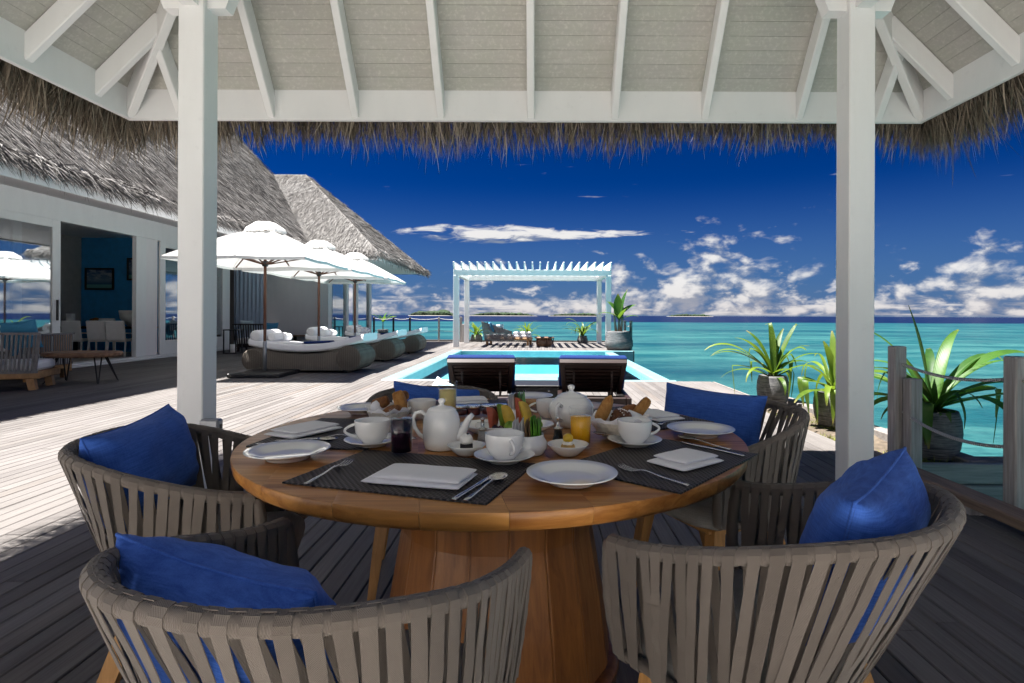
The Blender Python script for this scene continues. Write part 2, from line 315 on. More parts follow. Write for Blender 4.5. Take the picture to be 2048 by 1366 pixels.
def pot():
    t = mat('pot_concrete'); c = objc(t); z = t.sep(c)[2]
    l = t.noise(t.scale(c, (5, 5, 75)), 1.0, 5, 0.6); n = t.noise(c, 25, 5, 0.65)
    col = t.mix(t.rng(l, 0.35, 0.65), (0.055, 0.055, 0.06), (0.20, 0.198, 0.20)); col = t.mix(t.rng(n, 0.5, 0.75, 0, 0.4), col, (0.27, 0.26, 0.255))
    fin(t, col, 0.8, t.bump(l, 0.5, 0.008), spec=0.2)
pot()
def leaf(name, d, l):
    t = mat(name); uv = t.new('ShaderNodeUVMap').outputs[0]; x, y, _ = t.sep(uv); c = objc(t); r = orand(t)
    vein = t.m('ABSOLUTE', t.m('SINE', t.m('MULTIPLY', x, PI * 9))); n = t.noise(c, 7, 4, 0.6)
    col = t.mix(t.rng(t.m('ADD', t.m('MULTIPLY', n, 0.6), t.m('MULTIPLY', r, 0.4)), 0.25, 0.75), d, l)
    col = t.mix(t.rng(vein, 0, 0.4, 0.3, 0), col, tuple(q * 1.5 for q in l))
    col = t.mix(t.m('MULTIPLY', t.rng(y, 0.86, 1.0), t.rng(n, 0.35, 0.6)), col, (0.30, 0.22, 0.08))
    t.put(t.p.inputs['Base Color'], col); t.p.inputs['Roughness'].default_value = 0.42
    t.put(t.p.inputs['Normal'], t.bump(vein, 0.3, 0.002))
    tr = t.new('ShaderNodeBsdfTranslucent'); t.put(tr.inputs[0], t.mix(0.5, col, (0.22, 0.34, 0.02))); mxs = t.new('ShaderNodeMixShader'); mxs.inputs[0].default_value = 0.38
    t.l.new(t.p.outputs[0], mxs.inputs[1]); t.l.new(tr.outputs[0], mxs.inputs[2]); t.l.new(mxs.outputs[0], t.out.inputs[0])
leaf('leaf_green', (0.030, 0.085, 0.010), (0.16, 0.24, 0.022)); leaf('leaf_dark', (0.014, 0.060, 0.010), (0.07, 0.17, 0.022))
plain('soil', (0.11, 0.085, 0.06), 0.95, 0.5, 14, 0.9, 40); plain('grass_blade', (0.17, 0.19, 0.02), 0.7, 0.5, 9)
def sea():
    t = mat('sea_water'); c = posn(t); x, y, _ = t.sep(c)
    wx, wy = t.m('MULTIPLY', x, 1.0), y
    # shallow lagoon over pale sand, coral patches, and the deep water past the reef edge
    big = t.noise(t.scale(c, (0.018, 0.05, 0)), 1.0, 4, 0.55); pat = t.noise(t.scale(c, (0.09, 0.20, 0)), 1.0, 7, 0.66, 0.8); fine = t.noise(t.scale(c, (0.8, 1.9, 0)), 1.0, 8, 0.74, 0.4); rip = t.noise(t.scale(c, (2.6, 6.0, 0)), 1.0, 7, 0.76, 0.5)
    sand, lagoon, blue = (0.054, 0.176, 0.158), (0.009, 0.088, 0.090), (0.002, 0.034, 0.054)
    col = t.mix(t.rng(pat, 0.42, 0.60), sand, lagoon)
    col = t.mix(t.rng(big, 0.42, 0.68, 0, 0.9), col, blue)
    col = t.mix(t.rng(fine, 0.45, 0.70, 0, 0.60), col, (0.004, 0.042, 0.058))
    col = t.mix(t.rng(rip, 0.36, 0.64, 0.0, 0.75), col, t.mix(1.0, col, (0.35, 0.50, 0.55), 'MULTIPLY'))  # ripple shade put into the colour as darker streaks
    edge = t.m('ADD', y, t.m('MULTIPLY', t.m('SUBTRACT', t.noise(t.scale(c, (0.02, 0.0, 0)), 1.0, 3, 0.5), 0.5), 60.0))
    col = t.mix(t.rng(edge, 80, 250, 0, 0.55), col, (0.007, 0.07, 0.083))
    col = t.mix(t.rng(edge, 250, 268, 0, 1), col, (0.0006, 0.004, 0.026))
    w = t.noise(t.scale(c, (2.4, 4.5, 1)), 1.0, 5, 0.6, 0.5)
    fade = t.rng(y, 5, 200, 1.0, 0.25)
    nb = t.new('ShaderNodeBump'); t.put(nb.inputs['Height'], w); t.put(nb.inputs['Strength'], t.m('MULTIPLY', fade, 0.55)); nb.inputs['Distance'].default_value = 0.12
    fin(t, col, 0.28, nb.outputs[0], spec=0.10)
sea()
def tiles():
    t = mat('pool_tile'); c = posn(t); n = t.noise(c, 3, 4, 0.6); n2 = t.noise(c, 60, 2, 0.5)
    fin(t, t.mix(t.rng(t.m('ADD', t.m('MULTIPLY', n, 0.7), t.m('MULTIPLY', n2, 0.3)), 0.35, 0.65), (0.17, 0.36, 0.40), (0.25, 0.45, 0.47)), 0.3)
    t = mat('pool_floor'); c = posn(t); w = t.new('ShaderNodeTexVoronoi', feature='DISTANCE_TO_EDGE'); t.put(w.inputs['Vector'], c); w.inputs['Scale'].default_value = 2.6
    n = t.noise(c, 5, 3, 0.5)
    fin(t, t.mix(t.rng(n, 0.3, 0.7), (0.30, 0.66, 0.74), (0.40, 0.75, 0.82)), 0.5)
tiles()
t = clear('pool_water', (0.74, 0.93, 0.96), None, 0.02, 1.33, 0.0, 0.16)
gl = [n for n in t.n if n.type == 'BSDF_GLOSSY'][0]; fr = [n for n in t.n if n.type == 'LAYER_WEIGHT'][0]
nb = t.bump(t.noise(t.scale(posn(t), (3.2, 3.2, 1)), 1.0, 4, 0.55, 0.4), 0.25, 0.05); t.put(gl.inputs['Normal'], nb); t.put(fr.inputs['Normal'], nb)
plain('bounce_stone', (0.80, 0.77, 0.72), 0.7, 0.15, 3.0, 0.3, 30)
plain('island_sand', (0.30, 0.28, 0.25), 0.9); plain('island_green', (0.020, 0.042, 0.016), 0.95, 0.6, 0.02, 0.6, 0.05)
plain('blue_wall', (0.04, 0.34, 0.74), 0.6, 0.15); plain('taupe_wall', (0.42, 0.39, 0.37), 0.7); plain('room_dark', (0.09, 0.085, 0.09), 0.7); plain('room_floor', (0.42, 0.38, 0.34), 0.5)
plain('chair_white', (0.88, 0.87, 0.87), 0.5, 0.06); plain('frame_black', (0.015, 0.013, 0.013), 0.4)
def picture():
    t = mat('picture_print'); uv = t.new('ShaderNodeUVMap').outputs[0]; x, y, _ = t.sep(uv)
    n = t.noise(t.scale(uv, (3, 5, 1)), 1.2, 6, 0.6)
    col = t.ramp(y, (0.0, (0.10, 0.30, 0.32)), (0.16, (0.16, 0.42, 0.42)), (0.24, (0.02, 0.10, 0.22)), (0.42, (0.14, 0.26, 0.38)), (1.0, (0.02, 0.08, 0.24)))
    col = t.mix(t.m('MULTIPLY', t.rng(n, 0.45, 0.65), t.rng(y, 0.3, 0.6)), col, (0.40, 0.46, 0.52)); fin(t, col, 0.4)
picture()
# ------------------------------------------------------------------ geometry helpers
def at(px, py, Y):                       # the point at distance Y that stands where the photograph shows (px, py)
    py = py - ROLL * (px - VPX)
    return Vector(((px - VPX) * Y / FPX, Y, CAM_Z - (py - VPY) * Y / FPX))
def on(px, py, z=0.0):                   # the point on the level plane z
    v = (py - ROLL * (px - VPX)) - VPY; Y = (CAM_Z - z) * FPX / v
    return Vector(((px - VPX) * Y / FPX, Y, z))
class MB:
    def __init__(s): s.v = []; s.f = []; s.uv = None; s.sm = []
    def add(s, vs, fs, smooth=False):
        b = len(s.v); s.v += [tuple(p) for p in vs]; s.f += [tuple(b + i for i in f) for f in fs]; s.sm += [smooth] * len(fs); return s
    def box(s, x0, x1, y0, y1, z0, z1, c=0.0):
        if c <= 0:
            vs = [(x, y, z) for z in (z0, z1) for y in (y0, y1) for x in (x0, x1)]
            return s.add(vs, [(0, 2, 3, 1), (4, 5, 7, 6), (0, 1, 5, 4), (2, 6, 7, 3), (0, 4, 6, 2), (1, 3, 7, 5)])
        c = min(c, (x1 - x0) * .45, (y1 - y0) * .45, (z1 - z0) * .45)
        bm = bmesh.new(); bmesh.ops.create_cube(bm, size=1.0)
        for v in bm.verts: v.co = Vector(((x0 + x1) / 2 + v.co.x * (x1 - x0), (y0 + y1) / 2 + v.co.y * (y1 - y0), (z0 + z1) / 2 + v.co.z * (z1 - z0)))
        bmesh.ops.bevel(bm, geom=bm.edges[:], offset=c, segments=1, affect='EDGES', profile=0.5)
        return s.bm(bm)
    def bm(s, bm, smooth=False):
        bm.verts.index_update(); s.add([v.co[:] for v in bm.verts], [[v.index for v in f.verts] for f in bm.faces], smooth); bm.free(); return s
    def beam(s, p0, p1, w, h, up=(0, 0, 1), c=0.0):
        p0, p1 = Vector(p0), Vector(p1); d = (p1 - p0); L = d.length; d.normalize()
        up = Vector(up); side = d.cross(up).normalized(); u = side.cross(d).normalized()
        b = MB().box(-w / 2, w / 2, 0, L, -h / 2, h / 2, c); Mx = Matrix((side, d, u)).transposed()
        return s.add([Mx @ Vector(v) + p0 for v in b.v], b.f)
    def lathe(s, prof, n=32, loc=(0, 0, 0), smooth=True, close=False):
        vs, fs = [], []; k = len(prof)
        for i in range(n):
            a = 2 * PI * i / n
            for r, z in prof: vs.append((loc[0] + r * math.cos(a), loc[1] + r * math.sin(a), loc[2] + z))
        for i in range(n):
            j = (i + 1) % n
            for q in range(k - 1 if not close else k):
                q2 = (q + 1) % k; fs.append((i * k + q, j * k + q, j * k + q2, i * k + q2))
        return s.add(vs, fs, smooth)
    def tube(s, pts, r, n=8, cap=True, smooth=True, closed=False):
        pts = [Vector(p) for p in pts]; m = len(pts); rs = r if isinstance(r, (list, tuple)) else [r] * m
        vs, fs = [], []; nrm = None
        for i, p in enumerate(pts):
            t = (pts[(i + 1) % m] - pts[i - 1]) if closed else (pts[min(i + 1, m - 1)] - pts[max(i - 1, 0)])
            t.normalize()
            if nrm is None: nrm = t.cross(Vector((0.3, 0.1, 1)) if abs(t.z) < 0.9 else Vector((1, 0, 0))).normalized()
            nrm = (nrm - t * nrm.dot(t)).normalized(); bn = t.cross(nrm)
            for k in range(n):
                a = 2 * PI * k / n; vs.append(p + nrm * (math.cos(a) * rs[i]) + bn * (math.sin(a) * rs[i]))
        for i in range(m if closed else m - 1):
            j = (i + 1) % m
            for k in range(n): k2 = (k + 1) % n; fs.append((i * n + k, i * n + k2, j * n + k2, j * n + k))
        if cap and not closed: fs += [tuple(range(n - 1, -1, -1)), tuple((m - 1) * n + k for k in range(n))]
        s.uvr = (m, n); return s.add(vs, fs, smooth)
    def prism(s, poly, z0, z1, smooth=False):
        n = len(poly); vs = [(x, y, z0) for x, y in poly] + [(x, y, z1) for x, y in poly]
        return s.add(vs, [tuple(range(n - 1, -1, -1)), tuple(range(n, 2 * n))] + [(i, (i + 1) % n, n + (i + 1) % n, n + i) for i in range(n)], smooth)
    def xf(s, mx):
        s.v = [tuple(mx @ Vector(p)) for p in s.v]; return s
    def join(s, o): return s.add(o.v, o.f) if not o.sm else s._j(o)
    def _j(s, o):
        b = len(s.v); s.v += o.v; s.f += [tuple(b + i for i in f) for f in o.f]; s.sm += o.sm; return s
    def mesh(s, name, m, uvs=None):
        me = bpy.data.meshes.new(name); me.from_pydata(s.v, [], s.f); me.materials.append(M[m] if isinstance(m, str) else m)
        me.polygons.foreach_set('use_smooth', s.sm if len(s.sm) == len(s.f) else [False] * len(s.f))
        if uvs is not None:
            l = me.uv_layers.new(name='UVMap'); idx = np.empty(len(me.loops), dtype=np.int32); me.loops.foreach_get('vertex_index', idx)
            l.data.foreach_set('uv', np.asarray(uvs, dtype=np.float32)[idx].ravel())
        me.validate(); me.update(); return me
    def build(s, name, m, parent=None, loc=None, rot=None, uvs=None):
        return link(name, s.mesh(name, m, uvs), parent, loc, rot)
def link(name, me, parent=None, loc=None, rot=None):
    o = bpy.data.objects.new(name, me); COL.objects.link(o)
    if parent is not None: o.parent = parent
    if loc is not None: o.location = loc
    if rot is not None: o.rotation_euler = rot if hasattr(rot, '__len__') else (0, 0, rot)
    return o
def tag(o, label=None, cat=None, group=None, kind=None):
    if label: o['label'] = label
    if cat: o['category'] = cat
    if group: o['group'] = group
    if kind: o['kind'] = kind
    return o
def thing(name, label, cat, loc=(0, 0, 0), rz=0.0, group=None):
    o = bpy.data.objects.new(name, None); o.empty_display_size = 0.1; COL.objects.link(o); o.location = loc
    o.rotation_euler = rz if hasattr(rz, '__len__') else (0, 0, rz); return tag(o, label, cat, group)
def struct(o): o['kind'] = 'structure'; return o
def copy_tree(o, parent=None):
    c = o.copy(); COL.objects.link(c); c.parent = parent
    for ch in list(o.children): copy_tree(ch, c)
    return c
def smoothed(o, angle=40):
    me = o.data
    me.polygons.foreach_set('use_smooth', [True] * len(me.polygons))
    try: me.set_sharp_from_angle(angle=math.radians(angle))
    except Exception: pass
    return o
def subsurf(o, lv=1):
    md = o.modifiers.new('sub', 'SUBSURF'); md.levels = lv; md.render_levels = lv; return o
def strands(name, base, d, width, length, m, parent=None, droop=0.3, curl=0.15, seed=1, kind='stuff', segs=2):
    """many thin tapering blades: base (n,3), d (n,3) unit directions"""
    r = np.random.default_rng(seed); n = len(base)
    d = d / np.linalg.norm(d, axis=1, keepdims=True)
    side = np.cross(d, r.normal(size=(n, 3))); side /= np.linalg.norm(side, axis=1, keepdims=True)
    width = np.broadcast_to(width, n)[:, None]; length = np.broadcast_to(length, n)[:, None]
    bend = r.normal(size=(n, 3)) * curl + np.array([0, 0, -droop])
    vs, fs = [], []
    lev = [0.0, 0.45, 0.8, 1.0] if segs == 3 else [0.0, 0.6, 1.0]
    rows = []
    for t in lev:
        c = base + d * length * t + bend * length * t * t
        wv = width * (1 - 0.55 * t)
        if t < 1.0: rows += [c - side * wv / 2, c + side * wv / 2]
        else: rows += [c]
    k = len(rows); V = np.stack(rows, axis=1).reshape(-1, 3)
    q = len(lev) - 2; idx = np.arange(n)[:, None] * k
    quads = np.concatenate([idx + np.array([[2 * i, 2 * i + 1, 2 * i + 3, 2 * i + 2]]) for i in range(q)], axis=0)
    tris = idx + np.array([[2 * q, 2 * q + 1, 2 * q + 2]])
    me = bpy.data.meshes.new(name); me.vertices.add(len(V)); me.vertices.foreach_set('co', V.astype(np.float32).ravel())
    nl = quads.size + tris.size; me.loops.add(nl); me.loops.foreach_set('vertex_index', np.concatenate([quads.ravel(), tris.ravel()]).astype(np.int32))
    me.polygons.add(len(quads) + len(tris))
    st = np.concatenate([np.arange(len(quads)) * 4, quads.size + np.arange(len(tris)) * 3]).astype(np.int32)
    me.polygons.foreach_set('loop_start', st)
    me.update(calc_edges=True)
    a = me.attributes.new('rnd', 'FLOAT', 'POINT'); a.data.foreach_set('value', np.repeat(r.random(n), k).astype(np.float32))
    me.materials.append(M[m]); o = link(name, me, parent)
    if kind: o['kind'] = kind
    return o
def ribbon(pts, sides, w, uvlen=None):
    """a strip through pts; sides = unit vectors across; w = width(s). returns MB and uvs"""
    b = MB(); vs, fs, uv = [], [], []; m = len(pts); ws = w if isinstance(w, (list, tuple)) else [w] * m; L = 0.0
    for i in range(m):
        if i: L += (Vector(pts[i]) - Vector(pts[i - 1])).length
        p, sd = Vector(pts[i]), Vector(sides[i]); vs += [p - sd * ws[i] / 2, p + sd * ws[i] / 2]; uv += [(0, L), (1, L)]
    fs = [(2 * i, 2 * i + 1, 2 * i + 3, 2 * i + 2) for i in range(m - 1)]
    b.add(vs, fs, True); return b, uv
# ------------------------------------------------------------------ sea and islands
SEA = -1.7
sea_o = struct(MB().add([(-20000, -3000, SEA), (20000, -3000, SEA), (20000, 26000, SEA), (-20000, 26000, SEA)], [(0, 1, 2, 3)]).build('sea', 'sea_water'))
def island(px0, px1, hpx, Y, seed):
    x0, x1 = (px0 - VPX) * Y / FPX, (px1 - VPX) * Y / FPX; Hh = hpx * Y / FPX * 1.15; r = random.Random(seed)
    isl = thing('island', None, None, ((x0 + x1) / 2, Y, SEA)); isl['kind'] = 'structure'
    L = (x1 - x0) / 2
    ring = [(math.cos(a) * L * 1.05, math.sin(a) * 90) for a in np.linspace(0, 2 * PI, 41)[:-1]]
    b = MB(); b.add([(x, y, -0.5) for x, y in ring] + [(x * .97, y * .9, 1.3) for x, y in ring] + [(0, 0, 2)], [(i, (i + 1) % 40, 40 + (i + 1) % 40, 40 + i) for i in range(40)] + [(40 + i, 40 + (i + 1) % 40, 80) for i in range(40)])
    b.build('beach', 'island_sand', isl)
    w = MB()
    for k in range(int(60 + L * 0.35)):
        u = r.uniform(-1, 1); x = u * L * 0.93; env = (1 - abs(u) ** 4) * (0.55 + 0.45 * mnoise.noise(Vector((x * 0.01, seed, 0))) + 0.15)
        h = max(4, Hh * env * r.uniform(0.7, 1.1)); rr = h * r.uniform(0.45, 0.8)
        bm = bmesh.new(); bmesh.ops.create_icosphere(bm, subdivisions=1, radius=1.0)
        yy = r.uniform(-50, 40)
        for v in bm.verts: v.co = Vector((x + v.co.x * rr * 1.5 * r.uniform(.8, 1.2), yy + v.co.y * rr, 2.5 + (v.co.z + .55) * h * 0.62 * r.uniform(.85, 1.15)))
        w.bm(bm)
    tr = w.build('wood', 'island_green', isl); tr['kind'] = 'stuff'
island(818, 912, 10.5, 2600, 1); island(938, 1072, 8.0, 2800, 2); island(1098, 1205, 6.5, 3000, 3); island(1335, 1425, 5.0, 3400, 4)

# ------------------------------------------------------------------ deck of single boards
PW, PITCH, DX0 = 0.0885, 0.0945, -9.78
PX0, PX1, PY0, PY1 = -2.69, 2.40, 9.86, 18.30          # the pool with its coping
DECK_R, DECK_BACK = 2.66, 24.45
deck = struct(thing('deck', None, None))
under = MB()
for q in ((-13.2, PX0, -.35, 27.0), (PX0, DECK_R, -.35, PY0), (DECK_R, 3.0, 7.95, PY0), (PX0, 3.05, PY1, DECK_BACK)): under.box(q[0], q[1], q[2], q[3], -0.14, -0.029)
under.build('deck_frame', 'deck_under', deck)
prof = [(-PW / 2, -0.026), (PW / 2, -0.026), (PW / 2, -0.004), (PW / 2 - 0.004, 0), (-PW / 2 + 0.004, 0), (-PW / 2, -0.004)]
pl = MB(); pl.add([(x, 0, z) for x, z in prof] + [(x, 1, z) for x, z in prof], [(0, 1, 2, 3, 4, 5), (11, 10, 9, 8, 7, 6)] + [(i, 6 + i, 6 + (i + 1) % 6, (i + 1) % 6) for i in range(6)])
plank_me = pl.mesh('plank', 'deck_board')
boards = []; i = 0; rb = random.Random(3)
while True:
    xc = DX0 + PITCH * (i + .5); i += 1
    if xc > 3.04: break
    if xc < PX0 + .02: rs = [(-.3, DECK_BACK)]
    elif xc < DECK_R: rs = [(-.3, PY0), (PY1, DECK_BACK)]
    elif xc < 2.98: rs = [(8.0, PY0), (PY1, DECK_BACK)]
    else: rs = [(PY1, DECK_BACK)]
    for y0, y1 in rs:
        y = y0
        first = True
        while y < y1 - 0.02:
            L = rb.uniform(2.2, 4.6) * (rb.uniform(.3, 1) if first else 1); first = False
            e = min(y + L, y1)
            if y1 - e < 0.4: e = y1
            boards.append((xc, y, e - 0.004, rb.random())); y = e
def vis(bd):
    xc, y0, y1, _ = bd
    y = max(y0, 0.75)
    if y1 < 0.8: return 0
    m = (y + y1) / 2; px = VPX + FPX * xc / m
    pxn = VPX + FPX * xc / max(y, .8)
    if (px < -200 and pxn < -200) or (px > 2250 and pxn > 2250): return 0
    return (1 / y - 1 / y1) * (1 / y)
boards.sort(key=vis, reverse=True)
for xc, y0, y1, r in boards[:298]:
    o = link('plank', plank_me, deck, (xc + random.uniform(-.0008, .0008), y0, random.uniform(-.0012, .0012))); o.scale = (1, y1 - y0, 1)
far = MB(); rv = []
for xc, y0, y1, r in boards[298:]:
    far.add([(xc + x, y, z + (r - .5) * .002) for y in (y0, y1) for x, z in prof], [(0, 1, 2, 3, 4, 5), (11, 10, 9, 8, 7, 6)] + [(i, 6 + i, 6 + (i + 1) % 6, (i + 1) % 6) for i in range(6)]); rv += [r] * 12
fo = far.build('far_planks', 'deck_board_far', deck); fo['kind'] = 'stuff'
a = fo.data.attributes.new('rnd', 'FLOAT', 'POINT'); a.data.foreach_set('value', rv)
# unseen pale stone paving added behind the camera to bounce fill light
tr_ = struct(thing('bounce_terrace', None, None))
for i in range(12):
    for j in range(9):
        x, y = -13.0 + i * 1.42, -9.36 + j * 1.0
        MB().box(x, x + 1.41, y, y + .99, -.2, .0 - .002 * ((i * 7 + j * 3) % 4), .006).build('bounce_slab', 'bounce_stone', tr_)
# skirts of the deck edge down towards the water
sk = MB()
sk.box(DECK_R + .002, DECK_R + .04, -9.0, 4.40, -0.5, -0.005); sk.box(3.0, 3.04, 7.95, PY0, -0.4, -0.004); sk.box(3.05, 3.09, PY1, DECK_BACK, -0.42, -0.004); sk.box(2.46, 3.05, PY1 - .04, PY1 - .002, -0.42, -0.004); sk.box(-8, 3.05, DECK_BACK + .002, DECK_BACK + .04, -0.4, 0.06)
sk.build('edge_board', 'kerb_grey', deck)
for x, y in [(2.4, 0), (2.4, 3), (2.5, 7), (2.8, 9), (2.2, 18.6), (2.9, 20.5), (2.9, 24), (-1, 24.2), (-5, 24.2)]:
    MB().lathe([(0.0, SEA - .5), (.14, SEA - .5), (.14, -0.15), (0, -0.15)], 12, (x, y, 0)).build('pile', 'post_grey', deck)

# ------------------------------------------------------------------ pool
pool = struct(thing('pool', None, None)); WL = -0.10
cw = 0.30
cop = MB()
cop.box(PX0, PX0 + cw, PY0, PY1, -0.45, 0.012, .02)
cop.build('coping', 'pool_tile', pool)
MB().box(PX1 - .26, PX1, PY0 + .11, PY1 - .15, -1.75, -0.03, .02).build('coping', 'pool_tile', pool)
MB().box(PX0 + cw, 3.03, PY1 - .148, PY1 - .045, -0.45, 0.01, .015).build('coping', 'pool_tile', pool)
MB().box(PX0 + cw, PX1, PY0, PY0 + .108, -0.45, 0.010, .015).build('coping', 'pool_tile', pool)
bs = MB(); x0, x1, y0, y1 = PX0 + cw, PX1 - .26, PY0 + .108, PY1 - .148
bs.add([(x0, y0, -.72), (x1, y0, -.72), (x1, y1, -.72), (x0, y1, -.72), (x0, y0, -.2), (x1, y0, -.2), (x1, y1, -.2), (x0, y1, -.2)], [(0, 1, 2, 3), (4, 5, 1, 0), (5, 6, 2, 1), (6, 7, 3, 2), (7, 4, 0, 3)])
bs.build('basin', 'pool_floor', pool)
MB().box(x0 + .001, x0 + 1.0, y0 + .001, y1 - .001, -.719, -.36, .02).build('pool_ledge', 'pool_tile', pool)
MB().add([(x0, y0, WL), (x1, y0, WL), (x1, y1, WL), (x0, y1, WL)], [(0, 1, 2, 3)]).build('pool_water', 'pool_water', pool)

# ------------------------------------------------------------------ planting strip on the sea side
strip = struct(thing('planting_strip', None, None))
gx, gy = 14, 60; SX0, SX1, SY0, SY1 = DECK_R + .045, 3.36, 4.47, 7.92
vs = [(SX0 + (SX1 - SX0) * i / gx, SY0 + (SY1 - SY0) * j / gy, -0.07 + 0.035 * mnoise.noise(Vector((i * .4, j * .35, 2))) + .02 * mnoise.noise(Vector((i * 1.3, j * 1.2, 7)))) for j in range(gy + 1) for i in range(gx + 1)]
MB().add(vs, [(j * (gx + 1) + i, j * (gx + 1) + i + 1, (j + 1) * (gx + 1) + i + 1, (j + 1) * (gx + 1) + i) for j in range(gy) for i in range(gx)], True).build('soil_bed', 'soil', strip)
yb = SY0
for L in (1.3, 1.15, 1.02):
    MB().box(SX1, SX1 + .16, yb, yb + L - .012, -0.16, 0.0 + random.uniform(-.012, .012), .01).build('kerb_beam', 'kerb_grey', strip); yb += L
MB().box(SX1 + .16, SX1 + .2, SY0, SY1, -0.6, -.05).build('kerb_board', 'kerb_grey', strip)
MB().box(SX0 + .3, SX1 + .16, SY1, SY1 + .1, -0.16, 0.0, .01).build('kerb_beam', 'kerb_grey', strip)
for k, (za, zb) in enumerate(((-0.16, -0.004), (-0.33, -0.168), (-0.50, -0.338), (-.67, -.508))):
    MB().box(SX0 - .04, 4.3, 4.40 - .012 * (k > 0), 4.455, za, zb, .008).build('step_board', 'step_grey', strip)
MB().box(3.52, 4.4, 4.47, 4.64, -.14, .0, .01).build('kerb_beam', 'kerb_grey', strip)
n = 5200; r = np.random.default_rng(4); bx = r.uniform(SX0 + .02, SX1 - .03, n); by = SY0 + (SY1 - SY0) * r.beta(0.9, 1.5, n)
keep = np.array([mnoise.noise(Vector((x * 2.6, y * 2.0, 3))) > 0.02 + 0.18 * (y - 5) / 3 for x, y in zip(bx, by)]); bx, by = bx[keep], by[keep]
d = r.normal(size=(len(bx), 3)) * .55; d[:, 2] = 1.0
gr = strands('grass', np.stack([bx, by, np.full(len(bx), -.075)], 1), d, .006, r.uniform(.03, .085, len(bx)), 'grass_blade', None, .3, .3, 5)
tag(gr, 'patchy grass growing in the planting strip beside the pots', 'grass')

# ------------------------------------------------------------------ sea-side stair: low kerb, posts and ropes
kb = thing('deck_kerb', 'low brown timber kerb raised on blocks along the deck edge at right', 'kerb', (2.5, 0, 0))
MB().box(-.07, .08, -2.4, 4.37, .045, .105, .008).build('beam', 'kerb_wood', kb)
for y in (-1.5, -.3, .9, 2.1, 3.3, 4.2): MB().box(-.05, .05, y - .05, y + .05, -.002, .045).build('block', 'post_grey', kb)
def post(px0, px1, ytop, ybase, label, zb=-.4, extra=0.0):
    p = on((px0 + px1) / 2, ybase); w = .095
    zt = CAM_Z - (ytop - ROLL * ((px0 + px1) / 2 - VPX) - VPY) * p.y / FPX
    t_ = thing('rope_post', label, 'post', (p.x, p.y, zb), 0.03 + extra, 'rope fence posts')
    b = MB().box(-w / 2, w / 2, -w / 2, w / 2, 0, zt - zb, .008); b.build('post_shaft', 'post_grey', t_)
    return t_, p, zt
pA, a_, za = post(1783, 1806, 692, 923, 'tall weathered grey post holding the rope beside the third potted plant')
pB, b_, zb_ = post(1808, 1837, 757, 930, 'shorter thicker weathered post standing against the tall rope post')
pB.location.x += .012
pC, c_, zc = post(2017, 2052, 713, 1020, 'weathered grey rope post cut by the right edge of the picture')
def ropeline(name, p0, p1, sag, r, label, cat='rope', group=None, m='rope_grey', n=26):
    pts = [Vector(p0).lerp(Vector(p1), i / n) - Vector((0, 0, sag * 4 * (i / n) * (1 - i / n))) for i in range(n + 1)]
    b = MB(); L = (Vector(p1) - Vector(p0)).length; b.tube(pts, r, 8)
    uv = [(k / 8, i / n * L) for i in range(n + 1) for k in range(8)]
    o = b.build(name, m, None, uvs=uv); return tag(o, label, cat, group)
ropeline('rope', (a_.x + .02, a_.y, za - .13), (c_.x, c_.y + .02, zc - .13), .055, .011, 'upper thick grey rope hanging between the sea-side posts', group='ropes at the sea stair')
ropeline('rope', (a_.x + .02, a_.y, za - .49), (c_.x, c_.y + .02, zc - .53), .075, .011, 'lower thick grey rope hanging between the sea-side posts', group='ropes at the sea stair')
ropeline('rope', (c_.x, c_.y - .02, zc - .13), (c_.x, c_.y - 1.3, zc - .16), .08, .011, 'upper rope running out of the picture from the right-hand post', group='ropes at the sea stair')

# far rope fence of the deck
fp = []
for k, (px, lab) in enumerate(((748, 'beside the glazed villa corner'), (787, 'right of the small dark planter'), (820, 'second right of the small dark planter'), (878, 'nearest the left pergola post'))):
    x = (px - VPX) * 24.35 / FPX; t_ = thing('fence_post', 'thin dark fence post at the far deck edge ' + lab, 'post', (x, 24.35, 0), 0, 'far fence posts')
    MB().box(-.035, .035, -.035, .035, 0, 1.03, .005).build('post_shaft', 'dark_metal' if k < 3 else 'post_grey', t_); fp.append(x)
fp.append((925 - VPX) * 24.35 / FPX)
for k in range(4):
    ropeline('fence_rope', (fp[k], 24.35, .98), (fp[k + 1], 24.35, .98), .05, .013, 'top rope of the far deck fence, span %s' % ('beside the villa corner', 'behind the small dark planter', 'right of the small dark planter', 'left of the pergola')[k], group='far fence ropes', n=10)
    ropeline('fence_rope', (fp[k], 24.35, .46), (fp[k + 1], 24.35, .46), .02, .010, 'lower rope of the far deck fence, span %s' % ('beside the villa corner', 'behind the small dark planter', 'right of the small dark planter', 'left of the pergola')[k], group='far fence ropes', n=10)
tp = thing('fence_post', 'stout weathered double post left of the rear pergola leg', 'post', ((922 - VPX) * 24 / FPX, 24.0, 0), 0, 'far fence posts')
MB().box(-.05, .05, -.05, .05, 0, 1.05, .008).build('post_shaft', 'post_grey', tp); MB().box(.055, .2, -.08, .08, 0, .75, .01).build('post_stub', 'post_grey', tp)
for px, lab in ((1250, 'left of the pair right of the large potted palm'), (1262, 'right of the pair right of the large potted palm')):
    Y = 19.0 if px == 1262 else 21.5; x = 2.99
    t_ = thing('fence_post', 'pale metal fence post, ' + lab, 'post', ((px - VPX) * Y / FPX, Y, 0), 0, 'far fence posts'); MB().lathe([(0, 0), (.05, 0), (.05, .9), (.06, .9), (.06, .95), (0, .97)], 14).build('post_shaft', 'grey_metal', t_)
ropeline('fence_rope', ((1250 - VPX) * 21.5 / FPX, 21.5, .86), ((1262 - VPX) * 19 / FPX, 19.0, .86), .12, .014, 'pale rope sagging between the two metal posts right of the palm', group='far fence ropes', n=12)
